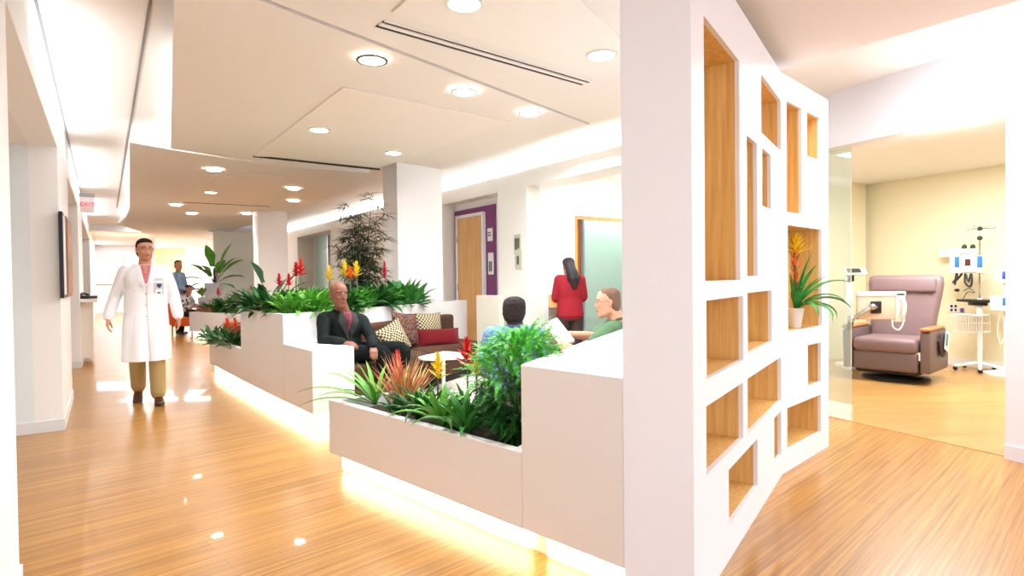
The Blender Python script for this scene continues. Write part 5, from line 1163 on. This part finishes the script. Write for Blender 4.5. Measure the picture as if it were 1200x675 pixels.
def strap(bm, base, az, el, L, w, droop=1.2, fold=.25, n=8, tip=1.6, pet=0.0, twist=0, curve=0, wmax=.35):
    """blade leaf: starts at elevation el, azimuth az, bends down by droop radians along its length"""
    p = Vector(base); e = el; a = az; prev = None; st = L/n
    for i in range(n+1):
        t = i/n
        if t < pet: ww = w*.10
        else:
            u = (t-pet)/(1-pet); ww = w*max(.0, min(1, (u/wmax)**.6 if u < wmax else 1-((u-wmax)/(1-wmax))**tip))
            ww = max(ww, w*.10 if pet and u < .05 else w*.02)
            if not pet: ww = max(ww, w*.55) if t < .2 else ww
        d = Vector((math.cos(a)*math.cos(e), math.sin(a)*math.cos(e), math.sin(e))); s = Vector((-math.sin(a), math.cos(a), 0)); u_ = s.cross(d)*-1
        u_ = d.cross(s)*-1 if False else s.cross(d)
        s2 = s*math.cos(twist*t)+u_*math.sin(twist*t)
        up = d.cross(s2)*-1
        if up.z < 0 and abs(e) < 1.3: up = -up
        c = [bm.verts.new(p-s2*ww/2+up*ww*fold), bm.verts.new(p), bm.verts.new(p+s2*ww/2+up*ww*fold)]
        if prev:
            bm.faces.new((prev[0], prev[1], c[1], c[0])); bm.faces.new((prev[1], prev[2], c[2], c[1]))
        prev = c; p = p+d*st; e -= droop/n*(.4+1.2*t); a += curve/n
    return p
def rosette(bm, rnd, n, L, w, base=(0, 0, 0), el0=.25, el1=1.35, droop=(.6, 1.5), fold=.3, az=None, r0=.012, tip=1.8, wmax=.3):
    for k in range(n):
        t = k/max(1, n-1); a = k*2.39996+rnd.uniform(-.2, .2)
        if az: a = rnd.uniform(*az)
        el = el0+(el1-el0)*t+rnd.uniform(-.12, .12)
        strap(bm, Vector(base)+Vector((math.cos(a)*r0, math.sin(a)*r0, 0)), a, el, L*rnd.uniform(.75, 1.08)*(1-.25*t), w*rnd.uniform(.85, 1.1), rnd.uniform(*droop)*(1-.4*t), fold, tip=tip, wmax=wmax)
def bract(bm, rnd, base, h, r, n=16, w=.022):
    """upright star of pointed bracts in tiers"""
    for k in range(n):
        t = k/(n-1); a = k*2.39996; z = h*.15+h*.62*t
        strap(bm, Vector(base)+Vector((0, 0, z)), a, .35+.95*t, r*(1.1-.45*t), w*(1-.25*t), .25-.4*(1-t), .3, n=4, tip=1.5, wmax=.3)
def finish(name, label, loc, meshes, group=None, rz=0, cat='plant'):
    t = thing(name, label, cat, loc, rz, group)
    for nm, bm, m in meshes: obj(nm, bm, m, t, smooth=True, angle=60, keep=True)
    return t
def flower_plant(name, label, loc, seed, fm=None, h=.3, L=.32, w=.035, n=22, leafm=None, group=None, fr=.09, base=0, droop=(.6, 1.5), tall=.2, el0=.45):
    rnd = random.Random(seed); bm = NB(); rosette(bm, rnd, n, L, w, droop=droop, el0=el0); ms = [('foliage', bm, leafm or G_M)]
    if fm:
        b2 = NB(); lean = (rnd.uniform(-.02, .02), rnd.uniform(-.02, .02)); tube(b2, [(0, 0, 0), (lean[0], lean[1], tall)], .006, 6); ms.append(('flower_stalk', b2, STEM))
        b3 = NB(); bract(b3, rnd, (lean[0], lean[1], tall-.02), h, fr, 24, .032); ms.append(('flower', b3, fm))
    return finish(name, label, loc, ms, group)
def bush(name, label, loc, seed, n=46, L=.3, w=.07, leafm=None, spread=.10, group=None, el=(.2, 1.4), droop=(.5, 1.6)):
    rnd = random.Random(seed); bm = NB()
    for k in range(n):
        a = rnd.uniform(0, 2*PI); r = rnd.uniform(0, spread); e = rnd.uniform(*el)
        strap(bm, (math.cos(a+1)*r, math.sin(a+1)*r, 0), a, e, L*rnd.uniform(.65, 1.1), w*rnd.uniform(.8, 1.15), rnd.uniform(*droop), .2, n=7, tip=1.5, pet=.35, twist=rnd.uniform(-.6, .6), wmax=.4)
    return finish(name, label, loc, [('foliage', bm, leafm or G_D)], group)
# ---- near low planter
def npos(s, d, z=.455): p = fa+fd*s+vd*d; return Vector((p.x, p.y, z))
# strap-leaved plant arching out at the left end
rnd = random.Random(3); bm = NB()
for k, (a, e, L, dr) in enumerate(((2.75, .75, .52, 1.1), (3.05, .5, .60, 1.15), (3.3, .35, .55, 1.1), (2.5, .9, .40, .8), (2.9, .95, .36, .6), (3.5, .62, .42, 1.3), (3.9, .8, .35, 1.2), (2.1, 1.1, .36, .6), (1.4, 1.15, .32, .7), (.6, 1.1, .30, .8), (4.6, 1.1, .30, 1.0), (3.2, 1.3, .33, .4), (2.2, .7, .34, 1.0), (0, 1.3, .3, .5))): strap(bm, (0, 0, 0), a, e, L, .034, dr, .25, n=10, tip=2.2)
finish('strap_leaf_plant', 'bright green strap-leaved plant arching over the left end of the near planter', npos(.24, .20), [('foliage', bm, G_B)])
# reddish striped grass
RG = leafmat('leaf_red_striped', (206, 128, 100), .45, 26, .5); YG = leafmat('leaf_straw', (226, 200, 130), .3, 20, .5)
rnd = random.Random(5); b1 = NB(); b2 = NB()
for k in range(190):
    a = rnd.uniform(0, 2*PI); e = rnd.uniform(.75, 1.5); strap(b1 if k % 5 < 3 else b2, (rnd.uniform(-.03, .03), rnd.uniform(-.03, .03), rnd.uniform(0, .06)), a, e, rnd.uniform(.24, .40), .015, rnd.uniform(.0, .35), .3, n=5, tip=1.2)
b3 = NB(); tube(b3, [(0, 0, -.02), (0, 0, .08)], .02, 8)
finish('spiky_grass_plant', 'spiky reddish and straw striped grass-like plant in the near planter', npos(.50, .24, .43), [('foliage', b1, RG), ('pale_blades', b2, YG), ('crown', b3, BARK)])
flower_plant('guzmania', 'red-flowered plant half hidden behind the spiky striped plant, near planter', npos(.30, .34), 11, F_R, .2, .26, .03, 12, fr=.07, tall=.20)
flower_plant('guzmania', 'yellow-flowered plant in the middle of the near planter', npos(.76, .30), 12, F_Y, .20, .27, .036, 24, fr=.08, tall=.22, leafm=G_B)
flower_plant('guzmania', 'tall red star-flowered plant between the yellow flower and the fern, near planter', npos(1.00, .34), 13, F_R, .22, .30, .036, 22, fr=.10, tall=.30, leafm=G_D)
flower_plant('guzmania', 'small orange and yellow flowered plant tucked against the fern, near planter', npos(1.24, .44), 14, F_O, .14, .22, .03, 14, fr=.06, tall=.36)
flower_plant('guzmania', 'small yellow flower spike low beside the fern, near planter', npos(1.20, .24), 15, F_V, .14, .2, .03, 10, fr=.05, tall=.30)
for i, (s, d, m, sd, n, L, w, lb) in enumerate(((.78, .16, G_D, 21, 20, .34, .042, 'dark glossy broad-leaved plant drooping over the near rim just right of the striped grass'), (1.02, .15, G_B, 22, 22, .36, .042, 'glossy green broad-leaved plant arching over the near rim below the yellow flower'),
     (1.25, .13, G_M, 23, 24, .36, .044, 'large dark leaved plant hanging over the near rim below the red star flower'), (.92, .36, G_M, 24, 20, .28, .036, 'mid-green leafy plant behind the yellow flower in the near planter'), (.60, .12, G_D, 25, 12, .22, .034, 'low dark leafy plant at the foot of the striped grass'), (1.40, .26, G_D, 26, 18, .28, .04, 'dark leafy plant in the shade of the fern'))):
    flower_plant('leafy_plant', lb, npos(s, d), sd, None, L=L, w=w, n=n, leafm=m, droop=(.9, 2.0), el0=.62)
# feathery fern
def feather(bm, rnd, base, az, el, L, droop, w=.05, nn=16):
    p = Vector(base); e = el; a = az; st = L/nn; path = []
    for i in range(nn+1):
        d = Vector((math.cos(a)*math.cos(e), math.sin(a)*math.cos(e), math.sin(e))); path.append((p.copy(), d)); p = p+d*st; e -= droop/nn*(.4+1.2*i/nn); a += rnd.uniform(-.05, .05)
    for i, (p, d) in enumerate(path):
        t = i/nn; sz = w*math.sin(PI*min(1, .12+.86*t))**.7
        if i < nn: 
            q = path[i+1][0]; s = Vector((-d.y, d.x, 0)).normalized()*.0012; bm.faces.new([bm.verts.new(v) for v in (p-s, p+s, q+s, q-s)])
        if t < .15: continue
        s = Vector((-math.sin(a), math.cos(a), 0)); up = s.cross(d)
        for sg in (-1, 1):
            for j in range(4):
                dd = (s*sg*(1-.12*j)+d*(.55+.15*j)+up*rnd.uniform(-.5, .5)).normalized(); L2 = sz*rnd.uniform(.6, 1.05); o = p+d*st*j/4
                nrm = dd.cross(d).normalized() if dd.cross(d).length > .01 else up
                wd = dd.cross(nrm)*.0026
                m = o+dd*L2*.5; bm.faces.new([bm.verts.new(v) for v in (o, m+wd, o+dd*L2, m-wd)])
rnd = random.Random(8); fb = NB(); fb2 = NB()
FERN_P = npos(1.46, .32)
for k in range(1000):
    a = rnd.uniform(0, 2*PI); zb = rnd.uniform(.0, .53); r = (rnd.uniform(.0, .10)+.14*zb/.36) if zb < .36 else (rnd.uniform(0, 1)**.5*.24*(1-(zb-.36)/.2*.75)); e = rnd.uniform(-.3, 1.0) if zb < .34 else rnd.uniform(-.1, 1.2)
    L = rnd.uniform(.07, .16)
    feather(fb2 if zb > .31 else fb, rnd, (math.cos(a)*r, math.sin(a)*r, zb), a+rnd.uniform(-.7, .7), e, L, rnd.uniform(.3, 1.6), .021, 9)
b3 = NB()
for k in range(12):
    a = k*.52; tube(b3, [(0, 0, -.02), (.05*math.cos(a), .05*math.sin(a), .2), (.15*math.cos(a), 15*.01*math.sin(a), .43)], .004, 5)
finish('feathery_fern', 'big feathery bright green fern against the high block of the near planter', FERN_P, [('foliage', fb, G_F), ('bright_fronds', fb2, leafmat('fern_bright', (86, 186, 58), .3, 8)), ('stems', b3, STEM)])
# ---- tall planter behind the sofa
def tpos(px, Y, z=.94): p = D(px, 340, Y); return Vector((p.x, p.y, z))
def dup(root, loc, rz, label, group=None, sc=1):
    r = root.copy(); COL.objects.link(r); r.matrix_world = Matrix.Translation(Vector(loc)) @ Matrix.Rotation(rz, 4, 'Z') @ Matrix.Scale(sc, 4)
    r['label'] = label
    if group: r['group'] = group
    for ch in list(root.children):
        c = ch.copy(); COL.objects.link(c); c.parent = r
    return r
GRP = 'low leafy plants in the tall planter'
k0 = bush('leafy_plant', 'dark green leafy plant at the corridor end of the tall planter, above the orange flowers', tpos(293, 7.1), 31, 90, .34, .066, G_D, group=GRP)
k1 = bush('leafy_plant', 'bright green leafy plant beside the shoulder of the person in the suit', tpos(366, 6.35), 32, 90, .32, .052, G_B, group=GRP)
k2 = flower_plant('leafy_plant', 'mid-green upright strap-leaved plant below the bird of paradise leaves', tpos(318, 6.7), 33, None, L=.38, w=.052, n=44, leafm=G_M, group=GRP, droop=(.4, 1.3))
k3 = bush('leafy_plant', 'dense green round-leaved shrub at the column end of the tall planter', tpos(474, 7.95, .9), 34, 150, .42, .08, G_M, spread=.16, group=GRP, el=(.3, 1.5), droop=(.2, 1.0))
dup(k0, tpos(306, 6.75), 1.2, 'dark green leafy plant behind the corridor rim, left of the small red flowers', sc=1.05)
dup(k1, tpos(341, 6.2), 2.1, 'bright green leafy plant at the near corner of the tall planter, below the red flowers', sc=.95)
dup(k1, tpos(354, 6.5), .7, 'bright yellow-green leafy plant just left of the bald person in the suit', sc=1.05)
dup(k0, tpos(330, 6.45), 4.0, 'dark green leafy plant between the two nearest small red flowers', sc=.95)
dup(k2, tpos(345, 6.9), 2.0, 'strap-leaved plant behind the tall red flower', sc=1.1)
dup(k2, tpos(362, 7.0), 3.3, 'strap-leaved plant left of the yellow flowers', sc=1.15)
dup(k2, tpos(378, 7.1), 5.1, 'strap-leaved plant directly behind the head of the person in the suit', sc=1.1)
dup(k1, tpos(413, 6.95), .3, 'bright green leafy plant behind the shoulder of the person in the suit, right side', sc=1.0)
dup(k2, tpos(428, 7.15), .9, 'strap-leaved green plant at the foot of the tall feathery tree', sc=1.15)
dup(k0, tpos(441, 7.4), 2.9, 'dark leafy plant between the feathery tree and the red flower spike', sc=1.15)
dup(k1, tpos(455, 7.65), 1.9, 'bright leafy plant on the sofa rim below the red flower spike', sc=.95)
dup(k3, tpos(459, 8.0, .9), 1.0, 'dense green shrub just right of the feathery tree foot', sc=.9)
dup(k0, tpos(400, 6.75), 5.5, 'dark leafy plant just right of the head of the person in the suit', sc=1.0)
k4 = flower_plant('guzmania', 'dark red flower beside the base of the bird of paradise, left of two small ones', tpos(327, 6.5), 41, F_R, .17, .24, .034, 14, fr=.06, tall=.30)
dup(k4, tpos(338, 6.35), 1.0, 'small dark red flower, right of two small ones in front of the tall planter foliage')
k5 = flower_plant('guzmania', 'tall bright red torch flower rising above the tall planter foliage', tpos(353, 6.7), 42, leafmat('bract_scarlet', (228, 46, 38), .2, 12, .35), .24, .26, .036, 16, fr=.09, tall=.40)
dup(k4, tpos(347, 6.75), 2.2, 'dark red flower just left of the tall bright red torch flower', sc=1.3)
k6 = flower_plant('guzmania', 'yellow flower behind the left side of the suited person\'s head', tpos(384, 6.9), 43, F_Y, .22, .26, .036, 16, fr=.09, tall=.34)
dup(k6, tpos(404, 7.0), 1.0, 'yellow flower just right of the suited person\'s head', sc=1.12)
dup(k6, tpos(420, 7.05), 2.0, 'yellow flower right of the orange one, above the suited person\'s shoulder', sc=1.1)
flower_plant('guzmania', 'orange flower between two yellow flowers behind the suited person', tpos(411, 7.0), 44, F_O, .18, .22, .03, 10, fr=.08, tall=.36)
flower_plant('guzmania', 'red flower spike left of the dense shrub beside the column', tpos(452, 7.6), 45, F_R, .28, .26, .034, 12, fr=.07, tall=.36)
# bird of paradise
def paddle(bm, stem, base, az, el, Ls, Lb, w, droop=.3, fold=.2):
    p = Vector(base); e = el; pts = [p]
    for i in range(5): p = p+Vector((math.cos(az)*math.cos(e), math.sin(az)*math.cos(e), math.sin(e)))*Ls/5; e -= .05; pts.append(p)
    tube(stem, pts, [.008]*5+[.005], 6)
    strap(bm, p, az, e, Lb, w, droop, fold, n=9, tip=2.0, wmax=.45)
bm = NB(); st_ = NB()
for az, el, Ls, Lb, w, dr in ((2.9, 1.35, .36, .30, .15, .2), (.15, 1.15, .33, .26, .07, .1), (.3, .95, .28, .28, .06, .6), (2.8, .75, .22, .30, .08, .5), (2.6, .95, .16, .22, .09, .9), (.0, .7, .2, .30, .05, .5), (3.6, .5, .18, .26, .06, .7), (1.0, 1.25, .24, .22, .09, .3), (4.5, 1.2, .2, .22, .09, .5), (5.4, .9, .16, .24, .07, .5)):
    paddle(bm, st_, (0, 0, 0), az, el, Ls*1.0, Lb, w, dr)
finish('bird_of_paradise', 'tall dark paddle-leaved plant rising from the corridor side of the tall planter', tpos(317, 7.0), [('foliage', bm, leafmat('paddle_dark_green', (40, 82, 48), .3, 6)), ('stems', st_, STEM)])
# tall feathery aralia
rnd = random.Random(17); bm = NB(); st_ = NB()
TH_ = 1.42
for s_i in range(9):
    a0 = s_i*2.4; hx = (.55+.45*((s_i*7) % 9)/8)*TH_; rr = .04+.16*(s_i % 3)/2
    pts = [Vector((.03*math.cos(a0), .03*math.sin(a0), 0)), Vector((rr*.5*math.cos(a0), rr*.5*math.sin(a0), hx*.5)), Vector((rr*math.cos(a0), rr*math.sin(a0), hx))]
    tube(st_, pts, [.009, .007, .004], 6, sub=3)
    Q = catmull(pts, 12); nL = 27
    for k in range(nL):
        t = .12+.88*k/(nL-1); q = Q[min(len(Q)-1, int(t*(len(Q)-1)))]
        a = rnd.uniform(0, 2*PI); e = rnd.uniform(-.1, .7); Lp = rnd.uniform(.08, .24)
        tip = q+Vector((math.cos(a)*math.cos(e), math.sin(a)*math.cos(e), math.sin(e)))*Lp
        tube(st_, [q, tip], .0025, 4, caps=False)
        for jj in range(9):
            b = a+(jj-4)*.5; strap(bm, tip, b, rnd.uniform(-.3, .3), rnd.uniform(.12, .22), .023, rnd.uniform(.5, 1.2), .12, n=4, tip=1.5)
finish('false_aralia', 'tall airy dark-leaved tree-like plant rising to the ceiling beside the column', tpos(424, 7.65, .89), [('foliage', bm, G_A), ('stems', st_, BARK)])
# ---- end planter with orange flowers
def epos(px, Y): p = D(px, 380, Y); return Vector((p.x, p.y, .46))
e0p = bush('leafy_plant', 'dark leafy plant drooping over the near end of the low planter with orange flowers', epos(272, 7.55), 51, 70, .27, .05, G_D)
dup(e0p, epos(259, 7.95), 1.4, 'dark leafy plant in the middle of the low planter with orange flowers')
dup(e0p, epos(250, 8.35), 2.8, 'dark leafy plant at the far end of the low planter with orange flowers', sc=.95)
e1p = flower_plant('guzmania', 'orange-red flower nearest the tall planter wall in the low end planter', epos(276, 7.75), 52, F_O, .16, .2, .03, 10, fr=.09, tall=.22)
dup(e1p, epos(267, 7.85), 1.2, 'orange-red flower farther from the tall planter wall in the low end planter')
pt = thing('flower_pot', 'terracotta pot standing behind the orange flowers in the low end planter', 'pot', epos(275, 8.35)); bm = NB(); lathe(bm, [(0, 0), (.09, 0), (.13, .22), (.145, .22), (.145, .26), (.125, .26), (.11, .2), (0, .2)], 24); obj('pot_body', bm, mat('terracotta', (178, 96, 66), .7), pt, smooth=True)
# ---- far planter
def fpos(s, d, z=.55): p = qa+qd*s+qn*d; return Vector((p.x, p.y, z))
for i, (s, d, rz, lb, src, sc) in enumerate(((.2, .35, 0, 'green plant at the left end of the farthest planter', k2, 1.1), (.55, .45, 1, 'leafy plant left of the red flower in the farthest planter', k1, 1.1), (.9, .4, 2, 'leafy plant right of the red flower in the farthest planter', k0, 1.4), (1.25, .45, 3, 'tall leafy plant near the middle of the farthest planter', k2, 1.7), (1.6, .4, 4, 'dark leafy plant right of the middle of the farthest planter', k0, 1.5), (1.95, .4, 5, 'leafy plant at the right end of the farthest planter, behind the tall planter', k1, 1.4))):
    dup(src, fpos(s, d), rz, lb, 'low leafy plants in the farthest planter', sc)
dup(k5, fpos(.72, .3), 0, 'red flower in the farthest planter', 'flowers in the farthest planter', 1.0)
flower_plant('guzmania', 'orange flower near the right side of the farthest planter', fpos(1.6, .55), 61, F_O, .25, .3, .04, 12, fr=.12, tall=.42)
rnd = random.Random(9); b1 = NB()
for k in range(50): strap(b1, (rnd.uniform(-.2, .2), rnd.uniform(-.05, .05), 0), rnd.uniform(0, 6.28), rnd.uniform(.9, 1.5), rnd.uniform(.15, .25), .012, .3, .3, n=4)
finish('spiky_grass_plant', 'small reddish spiky plant at the left of the farthest planter', fpos(.35, .2), [('foliage', b1, RG)])
c_ = t0+ex_*.07+ey_*.1
bush('leafy_plant', 'pale green bushy plant on the block left of the banana plant pot', (c_.x, c_.y, .9), 62, 70, .30, .045, G_P, spread=.05, el=(.8, 1.5), droop=(.1, .6))
bm = NB(); st_ = NB()
for az, el, Ls, Lb, w, dr in ((2.5, 1.4, .55, .7, .22, .15), (.6, 1.4, .55, .75, .20, .1), (3.0, .9, .45, .62, .2, .7), (.1, 1.0, .45, .65, .18, .6), (3.3, .5, .35, .6, .16, .9), (-.1, .55, .35, .6, .16, .8), (2.8, 1.15, .3, .5, .17, .9), (.3, 1.2, .35, .62, .17, .4), (4.6, .9, .3, .5, .17, .9), (1.6, 1.1, .4, .6, .19, .5), (3.4, .2, .25, .45, .14, .9), (-.3, .1, .3, .45, .12, .6)):
    paddle(bm, st_, (0, 0, .05), az, el, Ls*.85, Lb*.95, w*1.3, dr)
tube(st_, [(0, 0, -.05), (0, 0, .45)], [.035, .025], 8)
finish('banana_plant', 'broad-leaved banana plant in the white cube pot in the far hall', (POT.x, POT.y, 1.19), [('foliage', bm, G_B), ('stems', st_, BARK)])
# ---- bromeliad in the niche
pn, pz = PLANTN
t = thing('plant_pot', 'small white tapered pot holding the yellow bromeliad in the niche', 'pot', (pn.x, pn.y, pz+.001))
bm = NB(); lathe(bm, [(0, 0), (.035, 0), (.06, .14), (.054, .14), (.035, .02), (0, .02)], 20); obj('pot_body', bm, MILL, t, smooth=True)
bm = NB(); lathe(bm, [(0, .125), (.052, .125)], 20); obj('soil', bm, SOIL, t)
rnd = random.Random(21); bm = NB()
out = math.atan2(-nB.y, -nB.x)      # azimuth out of the niche, towards the viewer
for da, e, L, w, dr in ((.95, .85, .52, .05, 1.4), (.75, .55, .44, .066, 1.7), (.45, .5, .34, .056, 2.3), (-.1, .5, .34, .056, 2.5), (-.6, .6, .30, .046, 2.3), (.2, .8, .40, .042, 2.2), (1.25, .9, .32, .036, 1.4), (-1.0, 1.0, .26, .04, 1.0), (.0, 1.15, .30, .04, .7), (.6, 1.1, .34, .04, .9), (-.4, 1.2, .38, .04, .5), (1.5, 1.25, .3, .034, .4), (2.4, 1.35, .28, .034, .2), (-1.6, 1.3, .26, .034, .3), (.3, 1.35, .42, .036, .2), (.9, 1.3, .36, .036, .6), (.7, 1.38, .44, .036, .3)):
    strap(bm, (0, 0, 0), out+da, e, L, w, dr, .25, n=12, tip=2.2)
st_ = NB(); tube(st_, [(0, 0, -.02), (.0, .0, .42)], .010, 8)
fb = NB(); rnd = random.Random(2); bract(fb, rnd, (0, 0, .37), .15, .12, 40, .030)
sm = NB()
for k in range(12): strap(sm, (0, 0, .14+.022*k), k*2.4, 1.1, .10, .026, -.1, .3, n=4)
finish('bromeliad', 'bromeliad with a yellow star flower and long arching leaves in the white wall niche', (pn.x, pn.y, pz+.13), [('foliage', bm, leafmat('leaf_fresh_green', (54, 150, 66), .35, 14)), ('flower_stalk', st_, STEM), ('flower', fb, F_V), ('stalk_bracts', sm, F_O)])
# ================================================================ LAMPS AND LIGHT
def downlight(px, py, plane=CH, dia=.17, e=9, rim_dark=False):
    c = F(px, py, plane-.0235)
    t = thing('recessed_downlight', DLAB[len(DL)], 'ceiling light', c, group='round recessed ceiling downlights'); DL.append(t)
    bm = NB(); lathe(bm, [(dia/2-.004, .0), (dia/2+.012, .001), (dia/2+.014, .010), (dia/2-.004, .010), (dia/2-.004, 0)], 32); obj('trim_ring', bm, mat('ring_white', (225, 224, 218), .4) if not rim_dark else mat('ring_dark', (96, 104, 86), .4), t, smooth=True)
    bm = NB(); lathe(bm, [(0, .004), (dia/2-.003, .004), (dia/2-.003, .010), (0, .010)], 32); obj('lens', bm, GLOW, t)
    ld = bpy.data.lights.new('downlight_lamp', 'AREA'); ld.shape = 'DISK'; ld.size = dia*.9; ld.energy = e; ld.color = (.97, .98, 1); ld.spread = R(150)
    lo = bpy.data.objects.new('downlight_lamp', ld); COL.objects.link(lo); lo.parent = t; lo.location = (0, 0, -.006)
DL = []
pts = [(544, 6), (436, 72), (705, 66), (544, 109), (621, 134), (374, 153), (461, 180), (251, 200), (247, 226), (344, 222), (344, 236), (206, 241), (225, 251), (289, 251)]
DLAB = ['bright downlight at the top edge, between the ceiling seam and the black slot', 'dark-rimmed downlight left of the ceiling seam, above the pale panel', 'downlight nearest the white pillar, right end of the black slot',
 'downlight just above the near long edge of the pale panel', 'downlight right of the pale panel near the cove edge', 'downlight inside the left side of the pale panel', 'downlight at the far side of the pale panel, just above the near column',
 'nearest downlight in the far ceiling section, at the corner of its panel', 'downlight inside the panel of the far ceiling section', 'downlight at the right of the far ceiling section, the nearer of two', 'downlight at the right of the far ceiling section, the farther of two',
 'far downlight near the corridor-side edge of the ceiling', 'small far downlight beyond the far panel, on its left', 'small far downlight in front of the far column']
for i, p in enumerate(pts): downlight(p[0], p[1], rim_dark=(i == 1))
def area(name, loc, sx, sy, e, rot=(0, 0, 0), col=(.9, .95, 1)):
    ld = bpy.data.lights.new(name, 'AREA'); ld.shape = 'RECTANGLE'; ld.size = sx; ld.size_y = sy; ld.energy = e; ld.color = col
    lo = bpy.data.objects.new(name, ld); COL.objects.link(lo); lo.location = loc; lo.rotation_euler = rot; return lo
ang = math.atan2(U.y, U.x)
# corridor fill lamps added to brighten it, cove lights, treatment room light
area('corridor_fill_lamp', lw(3, -1.0)+Vector((0, 0, 2.88)), 10, .5, 30, (0, 0, math.atan2(LD.y, LD.x)))
area('corridor_fill_lamp_far', lw(14, -1.2)+Vector((0, 0, 2.88)), 12, .6, 60, (0, 0, math.atan2(LD.y, LD.x)))
area('cove_lamp', bw(4.3, .2)+Vector((0, 0, 2.79)), 10, .12, 62, (R(180), 0, ang))
area('cove_lamp_far', bw(15, .2)+Vector((0, 0, 2.79)), 10, .12, 62, (R(180), 0, ang))
area('room_ceiling_lamp', (4.95, 6.3, 2.70), 1.2, 2.4, 92, (0, 0, R(30)), (.96, .98, 1))
area('side_corridor_lamp', sw(2.2, .7)+Vector((0, 0, 2.88)), 1.5, 1.0, 20)
area('atrium_fill_lamp', (3.1, 3.0, 2.88), .8, 3.0, 40, (0, 0, R(35)), (.95, .96, 1))  # unseen lamp added to offset the warm floor bounce on the whites
w = bpy.data.worlds.new('world'); SC.world = w; w.use_nodes = True
w.node_tree.nodes['Background'].inputs['Color'].default_value = (.86, .92, 1, 1); w.node_tree.nodes['Background'].inputs['Strength'].default_value = 1.75
SC.view_settings.view_transform = 'Standard'; SC.view_settings.look = 'None'; SC.view_settings.gamma = 1; SC.view_settings.use_curve_mapping = False
SC.view_settings.exposure = .92

area('far_hall_fill', (-11.5, 20.5, 2.6), 3, 2, 160, (0, 0, 0))  # fill added because the far hall came out dark
area('far_corridor_fill', (-16, 24.0, 2.85), 3, 2, 120, (0, 0, 0))  # added fill for the dark end of the corridor

area('waiting_area_fill', (.1, 6.6, 2.66), .5, 3.5, 60, (0, 0, math.atan2(gd.y, gd.x)))  # fill lamp added over the seating, hidden past the ceiling panel edge

q = gw(-.6, .5); area('room_uplight_fill', (q.x, q.y, 2.35), .25, 1.6, 22, (R(180), 0, math.atan2(gd.x, gd.y)))  # hidden upward fill added to brighten the treatment room ceiling
for i_, t_ in enumerate((-.5, 4.0, 9.0)):
    q = lw(t_, -.05); area('corridor_cove_lamp', (q.x, q.y, 2.62), 3.5, .08, 7, (R(180), 0, math.atan2(LD.y, LD.x)))
